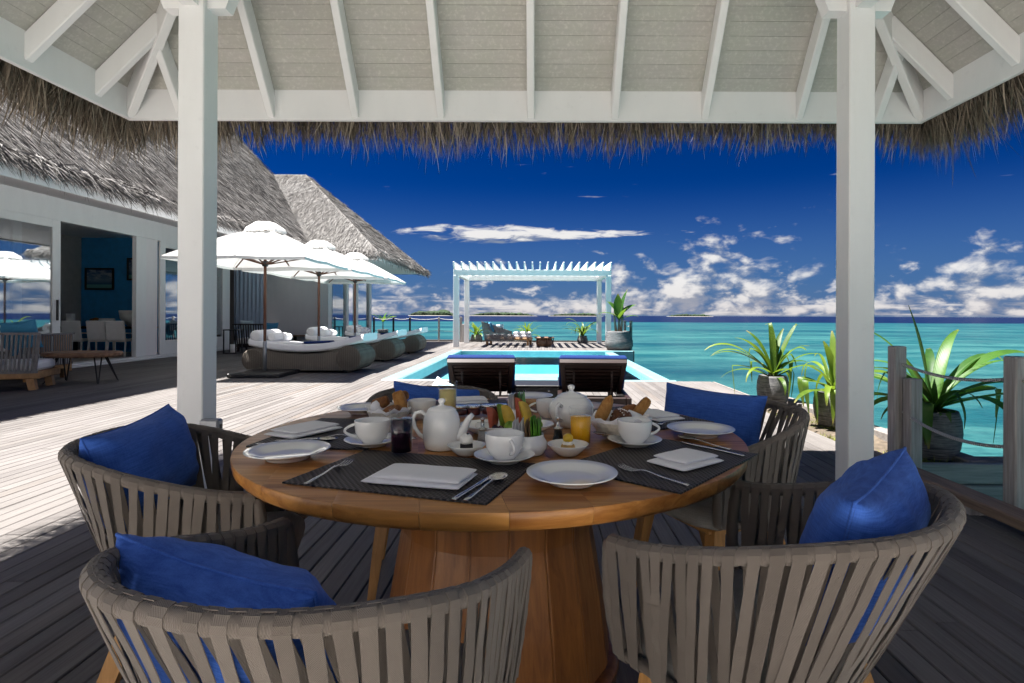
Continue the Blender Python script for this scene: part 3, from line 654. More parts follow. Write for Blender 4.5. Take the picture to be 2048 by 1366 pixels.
# ------------------------------------------------------------------ dining pavilion (roof over the table)
pav = thing('dining_pavilion', 'white timber dining pavilion with thatched hip roof over the table', 'pavilion')
XL, XR, YB, YF, ZE = -3.14, 2.94, 4.43, 0.42, 2.618      # inner edge of the eave
MBK, MSD = 1.35, 0.985                                     # rise per metre of the back/front and of the side slopes
XC = (XL + XR) / 2; HX = (XR - XL) / 2; YM = (YB + YF) / 2; RISE = (YB - YF) / 2 * MBK; HL = HX - RISE / MSD   # HL: half the ridge
SOF = 0.232                                                # soffit height over the fascia's lower edge
def zb(y): return min((YB - y), (y - YF)) * MBK
def zs(x): return min(x - XL, XR - x) * MSD
# soffit boards: the underside of the roof, each board by itself
def slope_boards(E0, E1, R0, R1, name='soffit_board', w=0.098, gap=0.0012):
    """E0-E1 the eave line, R0-R1 the ridge line above it (inner face), boards run along the eave"""
    E0, E1, R0, R1 = map(Vector, (E0, E1, R0, R1)); along = (E1 - E0).normalized()
    up = (R0 - E0); up = up - along * up.dot(along); L = up.length; un = up.normalized(); nrm = along.cross(un).normalized()
    if nrm.z > 0: nrm = -nrm                                # points down into the room
    n = int(L / w)
    for k in range(n):
        t0, t1 = (k * w) / L, min(1, ((k + 1) * w - gap) / L)
        a, b, c_, d_ = E0.lerp(R0, t0), E1.lerp(R1, t0), E1.lerp(R1, t1), E0.lerp(R0, t1)
        o = -nrm * .018; ch = nrm * -0.0009; un2 = un * .0015
        vs = [a + ch, b + ch, b + un2, a + un2, d_ - un2, c_ - un2, c_ + ch, d_ + ch, a + o, b + o, c_ + o, d_ + o]
        MB().add(vs, [(0, 1, 2, 3), (3, 2, 5, 4), (4, 5, 6, 7), (8, 11, 10, 9), (0, 8, 9, 1), (7, 6, 10, 11), (1, 9, 10, 6, 5, 2), (0, 3, 4, 7, 11, 8)]).build(name, 'soffit_board', pav)
zr = ZE + SOF + RISE
rb0, rb1 = (XC - HL, YM, zr), (XC + HL, YM, zr)
z0 = ZE + SOF
slope_boards((XL, YB, z0), (XR, YB, z0), rb0, rb1); slope_boards((XL, YF, z0), (XL, YB, z0), rb0, rb0); slope_boards((XR, YF, z0), (XR, YB, z0), rb1, rb1); slope_boards((XL, YF, z0), (XR, YF, z0), rb0, rb1)
# fascia boards (inner faces of the eave)
FH = SOF + .02; ft = .035
MB().box(XL - ft, XR + ft, YB, YB + ft, ZE, ZE + FH, .004).build('fascia', 'white_paint', pav)
MB().box(XL - ft, XR + ft, YF - ft, YF, ZE, ZE + FH, .004).build('fascia', 'white_paint', pav)
MB().box(XL - ft, XL, YF, YB, ZE + .001, ZE + FH, .004).build('fascia', 'white_paint', pav)
MB().box(XR, XR + ft, YF, YB, ZE + .001, ZE + FH, .004).build('fascia', 'white_paint', pav)
# rafters
RD, RW = 0.128, 0.056
def rafter(p0, p1, name='rafter', w=RW, depth=RD):
    p0, p1 = Vector(p0), Vector(p1); d = (p1 - p0).normalized(); side = d.cross(Vector((0, 0, 1))).normalized(); u = side.cross(d).normalized()
    o = u * (-depth / 2 - .001); sl = d.z / max(.05, math.hypot(d.x, d.y))
    p0 = p0 - d * (depth * sl); p1 = p1 - d * (.0 if name == 'hip_rafter' else .05)
    MB().beam(p0 + o, p1 + o, w, depth, u, .006).build(name, 'white_paint', pav)
for x in (-2.75, -2.06, -1.41, -0.751, -0.058, .589, 1.283, 2.01, 2.62):
    h = min(zs(x), RISE - .001); dy = h / MBK
    rafter((x, YB - .004, z0), (x, YB - dy, z0 + h)); rafter((x, YF + .004, z0), (x, YF + dy, z0 + h))
y = 4.10
while y > YF + .2:
    h = min(zb(y), RISE - .001); dx_ = h / MSD
    rafter((XL + .004, y, z0), (XL + dx_, y, z0 + h)); rafter((XR - .004, y, z0), (XR - dx_, y, z0 + h)); y -= 0.56
for ex, ey, r_ in ((XL, YB, rb0), (XR, YB, rb1), (XL, YF, rb0), (XR, YF, rb1)): rafter((ex, ey, z0 + .0), r_, 'hip_rafter', .062, .175)
# posts, beams, curved braces
PXL, PXR, PYB, PYF, PS = -2.005, 1.87, 3.39, 1.46, 0.150
ZB0 = 3.42
for x in (PXL, PXR):
    for y in (PYB, PYF):
        MB().box(x - PS / 2, x + PS / 2, y - PS / 2, y + PS / 2, 0.002, ZB0, .006).build('post', 'white_paint', pav)
        MB().box(x - PS / 2 - .012, x + PS / 2 + .012, y - PS / 2 - .012, y + PS / 2 + .012, 0.0015, .03, .006).build('post_foot', 'white_paint', pav)
for y in (PYB, PYF): MB().box(PXL - .3, PXR + .3, y - .05, y + .05, ZB0, ZB0 + .2, .006).build('beam', 'white_paint', pav)
for x in (PXL, PXR): MB().box(x - .05, x + .05, PYF - .3, PYB + .3, ZB0 + .201, ZB0 + .38, .006).build('beam', 'white_paint', pav)
def brace(x, y, dx_, dy_):
    b = MB(); N = 12; R = 0.52; th = .10; wd = .085
    vs = []; s = Vector((dx_, dy_, 0)); wv = Vector((-dy_, dx_, 0)) * wd / 2
    base = Vector((x, y, 0)) + s * (PS / 2 - .002)
    for i in range(N + 1):
        a = PI / 2 * i / N
        # an arc that leaves the post and swings out under the beam, with a scroll-like thickened foot
        c = base + s * (R * (1 - math.cos(a))) + Vector((0, 0, ZB0 - R + R * math.sin(a))); tdir = (s * math.sin(a) + Vector((0, 0, math.cos(a)))).normalized(); nn = (s * math.cos(a) - Vector((0, 0, math.sin(a))))
        t2 = th * (1.0 + .35 * math.exp(-((i - 2) / 1.6) ** 2))
        vs += [c - wv, c + wv, c + wv + nn * t2, c - wv + nn * t2]
    fs = [(0, 3, 2, 1), tuple(4 * N + k for k in range(4))] + [(4 * i + k, 4 * i + (k + 1) % 4, 4 * i + 4 + (k + 1) % 4, 4 * i + 4 + k) for i in range(N) for k in range(4)]
    b.add(vs, fs).build('brace', 'white_paint', pav)
for x in (PXL, PXR):
    for y in (PYB, PYF):
        for s in (-1, 1): brace(x, y, s, 0)
        brace(x, y, 0, -1 if y == PYB else 1)
ob = MB().box(-.055, .055, -.03, .03, 0, .085, .01).build('outlet_box', 'grey_metal', pav, (PXL + PS / 2 + .06, PYB - .09, .435))
MB().box(.045, .058, -.012, .012, .03, .055).build('outlet_socket', 'frame_black', ob)
# thatch: thick outer roof and its fringe
OUT, TH = 0.30, 0.26
def outer(pt, o, dz): return (XC + (pt[0] - XC) * (1 + o / HX), (YB + YF) / 2 + (pt[1] - (YB + YF) / 2) * (1 + o / ((YB - YF) / 2)), pt[2] + dz)
e = [(XL, YB, z0), (XR, YB, z0), (XR, YF, z0), (XL, YF, z0)]
lo = [outer(p, OUT, -.06) for p in e]; up_ = [outer(p, OUT + .05, .16) for p in e]; inn = [(p[0] + (-.04 if p[0] < XC else .04), p[1] + (.04 if p[1] > YM else -.04), p[2] + .045) for p in e]
rt = [(XC - HL - .2, YM, zr + .45), (XC + HL + .2, YM, zr + .45)]; ri = [(XC - HL, YM, zr + .06), (XC + HL, YM, zr + .06)]
vs = lo + up_ + inn + rt + ri
MB().add(vs, [(4, 5, 13, 12), (5, 6, 13), (6, 7, 12, 13), (7, 4, 12), (0, 1, 5, 4), (1, 2, 6, 5), (2, 3, 7, 6), (3, 0, 4, 7), (0, 8, 9, 1), (1, 9, 10, 2), (2, 10, 11, 3), (3, 11, 8, 0), (8, 14, 15, 9), (9, 15, 10), (10, 15, 14, 11), (11, 14, 8)]).build('thatch_roof', 'thatch_bed', pav)
bs_, ds_, ls_ = [], [], []
r = np.random.default_rng(11)
def fringe(p0, p1, outv, n, lmin, lmax):
    p0, p1, outv = np.array(p0), np.array(p1), np.array(outv)
    u = r.random(n); dep = r.random(n)
    clump = np.array([0.5 + 0.5 * mnoise.noise(Vector((q * 9.0, p0[0], p0[1]))) + .25 * mnoise.noise(Vector((q * 31.0, p0[0], p0[1]))) for q in u])
    b = p0 + (p1 - p0) * u[:, None] + outv * (.05 + .30 * dep)[:, None]; b[:, 2] = ZE + .07 - .04 * r.random(n) + .16 * dep * 0.4
    along = (p1 - p0) / np.linalg.norm(p1 - p0)
    d = -np.array([0, 0, 1.0]) + outv * r.uniform(-.05, .45, n)[:, None] + along * (r.normal(0, .20, n) + .10 * np.sin(u * 40))[:, None]
    L = (lmin + (lmax - lmin) * r.beta(1.3, 2.6, n)) * (0.65 + .7 * clump)
    bs_.append(b); ds_.append(d); ls_.append(L)
fringe((XL - .3, YB, 0), (XR + .3, YB, 0), (0, 1, 0), 6400, .08, .32)
fringe((XL, YB + .3, 0), (XL, YF, 0), (-1, 0, 0), 6000, .10, .42); fringe((XR, YF, 0), (XR, YB + .3, 0), (1, 0, 0), 6400, .10, .46); fringe((XR, YF, 0), (XL, YF, 0), (0, -1, 0), 1500, .12, .36)
B_ = np.concatenate(bs_); D_ = np.concatenate(ds_); L_ = np.concatenate(ls_)
strands('thatch_fringe', B_, D_, r.uniform(.004, .011, len(B_)), L_, 'thatch_fringe', pav, .12, .10, 12, segs=3)
# ------------------------------------------------------------------ the villa on the left
villa = thing('villa', 'long white villa with grey thatched roof and sliding glass walls', 'building', (-9.8, 12, 0))
VX = -9.8
def vb(name, m, x0, x1, y0, y1, z0, z1, c=0.006, parent=None):
    p = parent if parent is not None else villa
    o = MB().box(x0, x1, y0, y1, z0, z1, c).build(name, m); o.parent = p; o.matrix_parent_inverse = Matrix.Translation((9.8, -12, 0)); return o
def vm_(b, name, m, parent=None, uvs=None):
    o = b.build(name, m, None, uvs=uvs); o.parent = parent if parent is not None else villa; o.matrix_parent_inverse = Matrix.Translation((9.8, -12, 0)); return o
def child(b, name, m, parent, uvs=None): return b.build(name, m, parent, uvs=uvs)
# walls round the rooms
vb('header', 'villa_white', VX - .18, VX, 3.0, 20.4, 3.02, 3.50)
vb('back_wall', 'taupe_wall', -13.3, -13.1, 3.0, 20.6, 0, 3.5); vb('end_wall', 'blue_wall', -13.1, VX - .2, 16.5, 16.62, .03, 3.3); vb('side_wall', 'villa_white', -13.3, VX, 2.8, 3.0, 0, 3.5)
vb('ceiling', 'villa_white', -13.1, VX - .18, 3.0, 20.4, 3.30, 3.40); vb('room_floor', 'room_floor', -13.1, VX - .25, 3.0, 20.4, 0.004, .03); vb('inner_wall', 'taupe_wall', -13.1, VX - .2, 7.4, 7.5, .03, 3.3)
vb('sill', 'villa_white', VX - .25, VX + .10, 3.0, 18.1, .002, .07, .01); vb('sill', 'villa_white', VX + .10, VX + .30, 10.8, 15.2, .002, .04, .008)
vb('jamb', 'villa_white', VX - .12, VX - .01, 14.06, 14.42, .07, 3.02); vb('pier', 'villa_beige', VX - .18, VX - .02, 14.42, 14.86, .07, 3.02); vb('jamb', 'villa_white', VX - .16, VX + .01, 18.02, 18.3, .002, 3.02)
def sliding(y0, y1, x, fr=.16, bot=.34, handle=None):
    t_ = bpy.data.objects.new('sliding_door', None); COL.objects.link(t_); t_.parent = villa; t_.matrix_parent_inverse = Matrix.Translation((9.8, -12, 0))
    for ya, yb_, za, zb2 in ((y0, y0 + fr, .07, 3.02), (y1 - fr, y1, .07, 3.02), (y0 + fr, y1 - fr, .07, .07 + bot), (y0 + fr, y1 - fr, 2.86, 3.02)): MB().box(x - .03, x + .03, ya, yb_, za, zb2, .005).build('frame', 'villa_white', t_)
    MB().box(x - .006, x + .006, y0 + fr - .01, y1 - fr + .01, .07 + bot - .01, 2.87).build('pane', 'window_glass', t_)
    if handle: MB().box(x + .03, x + .07, handle - .015, handle + .015, .98, 1.40, .006).build('handle', 'dark_metal', t_)
sliding(8.35, 11.78, VX + .0, .2, .3, 11.68); sliding(6.2, 11.0, VX - .09, .2, .3); sliding(3.2, 7.0, VX, .2, .3); sliding(14.90, 18.04, VX, .2, .36)
# tall white wall added out of view to throw light under the pavilion
vb('bounce_wall', 'white_paint', -9.0, 4.0, -4.3, -4.0, 0, 5.2)
# inside: pictures, curtain folds
def frame_pic(px0, px1, py0, py1, Y):
    a_, b_ = at(px0, py0, Y), at(px1, py1, Y)
    t_ = thing('wall_picture', 'framed seascape picture on the blue wall above the white chairs' if px0 < 200 else 'second dark framed picture on the blue wall cut by the door jamb', 'picture', ((a_.x + b_.x) / 2, Y, b_.z), 0, 'pictures on the blue wall')
    w, h = (b_.x - a_.x), a_.z - b_.z; f = .05
    for q in ((-w / 2, w / 2, 0, f), (-w / 2, w / 2, h - f, h), (-w / 2, -w / 2 + f, f, h - f), (w / 2 - f, w / 2, f, h - f)): MB().box(q[0], q[1], -.05, -.006, q[2], q[3], .006).build('picture_frame', 'frame_black', t_)
    MB().add([(-w / 2 + f, -.02, f), (w / 2 - f, -.02, f), (w / 2 - f, -.02, h - f), (-w / 2 + f, -.02, h - f)], [(0, 1, 2, 3)]).build('print', 'picture_print', t_, uvs=[(0, 0), (1, 0), (1, 1), (0, 1)])
frame_pic(171, 229, 536, 580, 16.49); frame_pic(255, 300, 516, 561, 16.49)
def curtain(p0, p1, z0, z1, folds, label, amp=.05):
    p0, p1 = Vector(p0), Vector(p1); N = folds * 8; d = (p1 - p0); nn = Vector((-d.y, d.x, 0)).normalized(); vs = []
    for j in range(6):
        for i in range(N + 1):
            q = p0.lerp(p1, i / N) + nn * (amp * math.sin(i / N * folds * 2 * PI + .3 * j * .3) * (.7 + .06 * j)); vs.append((q.x, q.y, z1 + (z0 - z1) * j / 5))
    o = MB().add(vs, [(j * (N + 1) + i, j * (N + 1) + i + 1, (j + 1) * (N + 1) + i + 1, (j + 1) * (N + 1) + i) for j in range(5) for i in range(N)], True).build('curtain', 'curtain_cloth'); tag(o, label, 'curtain')
curtain((-10.3, 19.5, 0), (-9.2, 19.5, 0), .03, 3.0, 8, 'blue-grey curtain hanging in folds behind the far sofa')
curtain((-10.2, 10.1, 0), (-10.2, 11.0, 0), .05, 2.95, 5, 'pale curtain gathered behind the left glass door', .04)
# far recess and wing
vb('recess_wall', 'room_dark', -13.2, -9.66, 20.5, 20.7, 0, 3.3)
vb('wing_wall', 'villa_beige', -9.66, -7.78, 20.5, 20.7, 0, 2.95); vb('wing_column', 'villa_white', -7.78, -7.42, 20.4, 20.75, 0, 2.95)
wg0, wg1 = Vector((-7.40, 20.75, 0)), Vector((-7.08, 24.2, 0)); wd = (wg1 - wg0)
for k, (ta, tb) in enumerate(((0, .30), (.30, .36), (.56, .62), (.62, .95), (.95, 1.02))):
    a_, b_ = wg0 + wd * ta, wg0 + wd * tb
    if k in (0, 3): vm_(MB().beam(a_ + Vector((0, 0, 1.5)), b_ + Vector((0, 0, 1.5)), .015, 2.8), 'wing_pane', 'window_glass')
    else: vm_(MB().beam(a_ + Vector((0, 0, 1.48)), b_ + Vector((0, 0, 1.48)), .14, 2.96), 'wing_post', 'villa_white')
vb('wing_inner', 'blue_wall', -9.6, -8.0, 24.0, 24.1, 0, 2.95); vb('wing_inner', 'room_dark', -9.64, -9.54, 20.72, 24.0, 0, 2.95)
# eaves
EX, EZ, MP = -6.8, 3.0, 1.10
WY0, WY1, WX, WZ = 16.9, 24.1, -4.67, 2.90                # eaves of the wing
vm_(MB().add([(EX - .02, 2.0, 2.90), (EX - .02, 20.4, 2.90), (VX, 20.4, 3.48), (VX, 2.0, 3.48), (EX - .02, 2.0, 2.94), (EX - .02, 20.4, 2.94), (VX, 20.4, 3.52), (VX, 2.0, 3.52)], [(0, 1, 2, 3), (7, 6, 5, 4), (0, 4, 5, 1), (1, 5, 6, 2), (2, 6, 7, 3), (3, 7, 4, 0)]), 'soffit', 'villa_beige')
vb('eave_board', 'villa_white', EX - .02, EX + .03, 2.0, 16.85, 2.87, 3.06)
vb('wing_soffit', 'villa_white', -9.7, WX - .06, WY0 + .06, WY1 - .06, WZ - .08, WZ - .04)
vb('wing_eave_board', 'villa_white', EX + .04, WX - .02, WY0 + .02, WY0 + .055, WZ - .16, WZ + .02); vb('wing_eave_board', 'villa_white', WX - .055, WX - .02, WY0 + .06, WY1 - .02, WZ - .16, WZ + .02)
# thatched roofs: slabs plus loose blades
def slab(poly, th, name='thatch_slab'):
    P_ = [Vector(p) for p in poly]; nn = (P_[1] - P_[0]).cross(P_[2] - P_[0]).normalized()
    if nn.z < 0: nn = -nn
    n = len(P_); vs = P_ + [p - nn * th for p in P_]
    return vm_(MB().add(vs, [tuple(range(n)), tuple(range(2 * n - 1, n - 1, -1))] + [(i, n + i, n + (i + 1) % n, (i + 1) % n) for i in range(n)]), name, 'thatch_bed')
def r1(t_, Y): return (EX + .06 - t_, Y, EZ + .10 + MP * t_)
RG = 5.6
slab([r1(0, 1.5), r1(0, 20.3), r1(RG, 20.3), r1(RG, 1.5)], .24)
slab([r1(RG, 1.5), r1(RG, 20.3), (EX - 2 * RG, 20.3, 3.1), (EX - 2 * RG, 1.5, 3.1)], .24)
WM = (WY0 + WY1) / 2; WR = (WY1 - WY0) / 2; WH = WZ + .06 + WR * .875
A2, C2, Bq, B2 = (WX, WY0, WZ + .06), (WX, WY1, WZ + .06), (WX - WR, WM, WH), (-9.75, WM, WH)
V2, V3 = (EX, WY0, WZ + .06), (EX - 3, WY1, WZ + .06)
slab([A2, Bq, B2, V2], .20); slab([A2, C2, Bq], .20); slab([C2, V3, B2, Bq], .20)
r = np.random.default_rng(21)
def cover(poly, down, n, L, w, m, sd, lift=.10, spread=.25):
    P_ = [np.array(p, float) for p in poly]; tri = [(P_[0], P_[i], P_[i + 1]) for i in range(1, len(P_) - 1)]
    ar = np.array([np.linalg.norm(np.cross(b - a, c - a)) for a, b, c in tri]); pick = r.choice(len(tri), n, p=ar / ar.sum())
    u, v = r.random(n), r.random(n); fl = u + v > 1; u[fl], v[fl] = 1 - u[fl], 1 - v[fl]
    T_ = np.array(tri)[pick]; pts = T_[:, 0] + (T_[:, 1] - T_[:, 0]) * u[:, None] + (T_[:, 2] - T_[:, 0]) * v[:, None]
    nn = np.cross(tri[0][1] - tri[0][0], tri[0][2] - tri[0][0]); nn /= np.linalg.norm(nn); nn = nn if nn[2] > 0 else -nn
    d = np.array(down, float); d /= np.linalg.norm(d); d = d + nn * r.uniform(.0, lift, n)[:, None] + r.normal(0, spread, (n, 3))
    o = strands('thatch_blades', pts + nn * .01, d, r.uniform(w * .5, w * 1.3, n), r.uniform(L * .5, L * 1.4, n), m, None, .02, .06, sd)
    o.parent = villa; o.matrix_parent_inverse = Matrix.Translation((9.8, -12, 0))
cover([r1(0, 3), r1(0, 20.3), r1(RG, 20.3), r1(RG, 5)], (1, 0, -MP), 190000, .30, .010, 'thatch_dark', 31, .05, .09)
cover([A2, Bq, B2, V2], (0, -1, -.875), 70000, .22, .010, 'thatch_pale', 32, .05, .10); cover([A2, C2, Bq], (1, 0, -.875), 22000, .26, .011, 'thatch_dark', 33, .06, .11)
def eave_fringe(p0, p1, out, n, sd, L=.34):
    p0, p1 = np.array(p0, float), np.array(p1, float); u = r.random(n); b = p0 + (p1 - p0) * u[:, None] + r.normal(0, .035, (n, 3))
    d = np.array(out, float) + np.array([0, 0, -.75]) + r.normal(0, .40, (n, 3)); o = strands('eave_fringe', b, d, r.uniform(.012, .03, n), r.uniform(.4, 1.2, n) * L, 'thatch_dark', None, .35, .15, sd)
    o.parent = villa; o.matrix_parent_inverse = Matrix.Translation((9.8, -12, 0))
eave_fringe(r1(.1, 3), r1(.1, 17.0), (1, 0, 0), 7000, 41, .26); eave_fringe(A2, V2, (0, -1, 0), 1800, 42, .24); eave_fringe(A2, C2, (1, 0, 0), 2600, 43, .24); eave_fringe(r1(.05, 20.3), r1(RG, 20.3), (.4, 1, 0), 1500, 44, .25)
# ------------------------------------------------------------------ dining table
TC, TR, TZ, TT = Vector((-0.13, 1.90, 0)), 0.78, 0.735, 0.048
tab = thing('dining_table', 'large round brown wooden table laid for breakfast', 'table', TC)
# the top is glued up of boards: each a strip of the disc
nb_ = 9; bw = 2 * TR / nb_
for k in range(nb_):
    xa, xb = -TR + k * bw + .0004, -TR + (k + 1) * bw - .0004
    N = 14
    def chord(x): return math.sqrt(max(0, TR * TR - x * x))
    xs = [xa + (xb - xa) * i / N for i in range(N + 1)]
    if k in (0, nb_ - 1):                                   # denser towards the tip of the end strips
        xs = [(-TR + (xb + TR) * (1 - math.cos(PI / 2 * i / 22))) if k == 0 else (TR - (TR - xa) * (1 - math.cos(PI / 2 * i / 22))) for i in range(23)]
        if k: xs = xs[::-1]
    lv = [(-TT, 0.030), (-TT + .006, .014), (-TT + .018, .004), (-.005, 0.0), (-.0012, .0012), (0, .005)]
    vs, fs = [], []; m_ = len(xs)
    for z, ins in lv:
        s_ = (TR - ins) / TR
        for x in xs: vs.append((x * s_, -chord(x) * s_, TZ + z))
        for x in xs[::-1]: vs.append((x * s_, chord(x) * s_, TZ + z))
    c = 2 * m_
    for q in range(len(lv) - 1): fs += [(q * c + i, q * c + (i + 1) % c, (q + 1) * c + (i + 1) % c, (q + 1) * c + i) for i in range(c)]
    fs += [tuple(range(c - 1, -1, -1)), tuple((len(lv) - 1) * c + i for i in range(c))]
    b = MB().add(vs, fs, False); b.xf(Matrix.Rotation(math.radians(12), 4, 'Z'))
    o = b.build('top_board', 'table_wood', tab); smoothed(o, 32)
# drum of tapering staves
ns = 18; r0, r1_, zt = 0.37, 0.315, TZ - TT - .03
for k in range(ns):
    a0, a1 = 2 * PI * k / ns + .0022, 2 * PI * (k + 1) / ns - .0022
    b = MB(); vs = []
    for z, ro in ((0.04, r0), (.22, r0 - .022), (.45, r0 - .06), (zt, r1_)):
        for j, rr in ((0, ro - .03), (0, ro - .0012), (.04, ro), (.96, ro), (1, ro - .0012), (1, ro - .03)):
            a = a0 + (a1 - a0) * j; vs.append((rr * math.cos(a), rr * math.sin(a), z))
    fs = [(6 * q + i, 6 * q + (i + 1) % 6, 6 * q + 6 + (i + 1) % 6, 6 * q + 6 + i) for q in range(3) for i in range(6)] + [(5, 4, 3, 2, 1, 0), (18, 19, 20, 21, 22, 23)]
    b.add(vs, fs).build('stave', 'table_stave', tab)
MB().lathe([(0, 0.002), (.40, .002), (.40, .035), (.38, .04), (0, .04)], 36).build('plinth', 'table_stave', tab)
MB().lathe([(0, zt), (r1_ + .03, zt), (r1_ + .03, TZ - TT + .001), (0, TZ - TT + .001)], 36).build('collar', 'table_stave', tab)

# ------------------------------------------------------------------ woven armchairs
AW, AF, AB = 0.285, 0.244, 0.275                    # half width, reach of the arms, reach of the back
def rimpath(t_, lower=False):
    """t 0..1 from the left arm's front round the back to the right arm's front (chair faces +y)"""
    arm = 0.20
    a, b, f = (AW, AB, AF) if not lower else (AW - .026, .105, AF - .008)
    if t_ < arm or t_ > 1 - arm:
        s = -1 if t_ < .5 else 1; q = (t_ if t_ < .5 else 1 - t_) / arm
        x, y = s * (a - .010 * (1 - q)), f * (1 - q)
    else:
        an = PI * (t_ - arm) / (1 - 2 * arm); c, s_ = math.cos(an), math.sin(an); e = 0.86
        x = -a * math.copysign(abs(c) ** e, c); y = -b * abs(s_) ** e
    k = max(0, min(1, (AF - y) / (AF + (AB if not lower else .105)))); k = k * k * (3 - 2 * k)
    z = (0.664 + .100 * k) if not lower else (0.435 - .045 * k)
    return Vector((x, y, z))
def frame_of(t_, lower=False):
    p = rimpath(t_, lower); tg = (rimpath(min(1, t_ + .004), lower) - rimpath(max(0, t_ - .004), lower)).normalized()
    out = Vector((tg.y, -tg.x, 0)).normalized()
    if out.dot(Vector((p.x, p.y - .12, 0))) < 0: out = -out
    return p, tg, out
def make_chair():
    ch = thing('dining_chair', 'x', 'chair', (0, 0, 0), 0, 'woven armchairs round the table')
    # rim wound with strap: small steps where each turn overlaps the next
    N = 420; pts, rs = [], []
    for i in range(N + 1):
        t_ = i / N; pts.append(rimpath(t_)); fr_ = (t_ * 56) % 1.0; rs.append(0.0150 + 0.0014 * fr_ + .0003 * math.sin(i * 1.7))
    n = 10; b = MB().tube(pts, rs, n); L = 0; uv = []
    for i in range(N + 1):
        if i: L += (pts[i] - pts[i - 1]).length
        uv += [(k / n, L) for k in range(n)]
    rim = b.build('rim', 'strap_fabric', ch, uvs=uv); smoothed(rim, 38)
    # lower rail with the two upright arm ends
    low = [rimpath(i / 60, True) for i in range(61)]
    b = MB().tube(low, .0125, 8); b.build('seat_rail', 'strap_fabric', ch, uvs=[(k / 8, i * .02) for i in range(61) for k in range(8)])
    for t_ in (0.0, 1.0):
        p, q = rimpath(t_), rimpath(t_, True); fr_ = [p.lerp(q, i / 16) + Vector((0, .012 * math.sin(PI * i / 16), 0)) for i in range(17)]
        rs2 = [.0150 + .002 * ((i * .62) % 1) for i in range(17)]
        b = MB().tube(fr_, rs2, 8); o = b.build('arm_end', 'strap_fabric', ch, uvs=[(k / 8, i * .017) for i in range(17) for k in range(8)])
    # straps: outer ones lean one way, inner ones the other
    ns_ = 45
    for k in range(ns_):
        for lay in (0, 1):
            rk = random.Random(k * 2 + lay); t0 = (k + .5 + (.5 if lay else 0) + rk.uniform(-.08, .08)) / ns_
            if t0 > .995: continue
            lean = ((.022 if lay else -.020) + rk.uniform(-.006, .006)) * (1 if 0.08 < t0 < .92 else .3)
            t1 = max(.01, min(.99, t0 + lean + .008 * math.sin(k * 2.3)))
            p, tg, out = frame_of(t0); q, tg2, out2 = frame_of(t1, True)
            off = .0185 if lay == 0 else -.0185
            pts_, sd = [], []
            rr = .0163
            seq = (100, 60, 20, -15) if lay == 0 else (80, 120, 160, 195)
            for an in seq:
                a = math.radians(an); pts_.append(p + out * (math.cos(a) * rr) + Vector((0, 0, math.sin(a) * rr))); sd.append(tg)
            st = pts_[-1]; en = q + out2 * (.015 if lay == 0 else -.0135)
            for i in range(1, 9):
                u = i / 8; c = st.lerp(en, u) + out.lerp(out2, u) * ((rk.random() * .004) * math.sin(PI * u)) * (1 if lay == 0 else -1); pts_.append(c); sd.append(tg.lerp(tg2, u).normalized())
            for an in ((-40, -90) if lay == 0 else (220, 270)):
                a = math.radians(an); pts_.append(q + out2 * (math.cos(a) * .0148) + Vector((0, 0, math.sin(a) * .0148))); sd.append(tg2)
            w0 = .0212 + rk.uniform(-.002, .002)
            ws = [w0] * 4 + [w0 * (1 - .16 * i / 8 + .05 * math.sin(i + k)) for i in range(1, 9)] + [w0 * .82] * 2
            b, uv = ribbon(pts_, sd, ws); b.sm = [False] * len(b.f); o = b.build('strap', 'strap_fabric', ch, uvs=uv)
            md = o.modifiers.new('thick', 'SOLIDIFY'); md.thickness = .0013; md.offset = 0
    # seat pad
    b = MB(); N = 44; ring = []
    for i in range(N + 1): q = rimpath(i / N, True); ring.append((q.x * .94, q.y * .92))
    ring += [(AW * .6, AF + .02), (0, AF + .035), (-AW * .6, AF + .02)]
    m_ = len(ring); vs, fs = [], []
    for z, s_ in ((.405, .93), (.412, .985), (.43, 1.0), (.452, .99), (.466, .95), (.474, .86), (.478, .6), (.479, .25)):
        for x, y in ring: vs.append((x * s_, (y - .06) * s_ + .06, z))
    for q in range(7): fs += [(q * m_ + i, q * m_ + (i + 1) % m_, (q + 1) * m_ + (i + 1) % m_, (q + 1) * m_ + i) for i in range(m_)]
    fs += [tuple(range(m_ - 1, -1, -1)), tuple(7 * m_ + i for i in range(m_))]
    b.add(vs, fs, True).build('seat_cushion', 'seat_cloth', ch)
    MB().box(-.20, .20, -.06, .22, .375, .404, .01).build('seat_frame', 'teak_leg', ch)
    for sx, sy in ((-1, 1), (1, 1), (-1, -1), (1, -1)):
        t0, t1 = Vector((sx * .185, .19 if sy > 0 else -.05, .40)), Vector((sx * .235, .25 if sy > 0 else -.19, .0))
        d = t1 - t0; vs = []
        for u, w_ in ((0, .024), (.5, .021), (1, .0145)):
            c = t0 + d * u; vs += [(c.x + ax * w_, c.y + ay * w_, c.z) for ax, ay in ((-1, -1), (1, -1), (1, 1), (-1, 1))]
        MB().add(vs, [(3, 2, 1, 0), (8, 9, 10, 11)] + [(4 * q + i, 4 * q + (i + 1) % 4, 4 * q + 4 + (i + 1) % 4, 4 * q + 4 + i) for q in (0, 1) for i in range(4)]).build('leg', 'teak_leg', ch)
    return ch
chair0 = make_chair()
CH = [  # x, y, heading (deg) of the way it faces, label
    (-0.356, 0.942, 73.3, 'woven taupe armchair nearest the camera at left, its back towards us'),
    (-0.983, 1.657, 9.9, 'woven taupe armchair at the left side of the table, facing right'),
    (0.516, 1.182, 134.6, 'woven taupe armchair at the right front, seen from its side'),
    (0.700, 2.20, 205, 'woven taupe armchair at the far right side of the table'),
    (-0.45, 2.50, 280, 'woven taupe armchair mostly hidden at the far side of the table')]
chairs = []
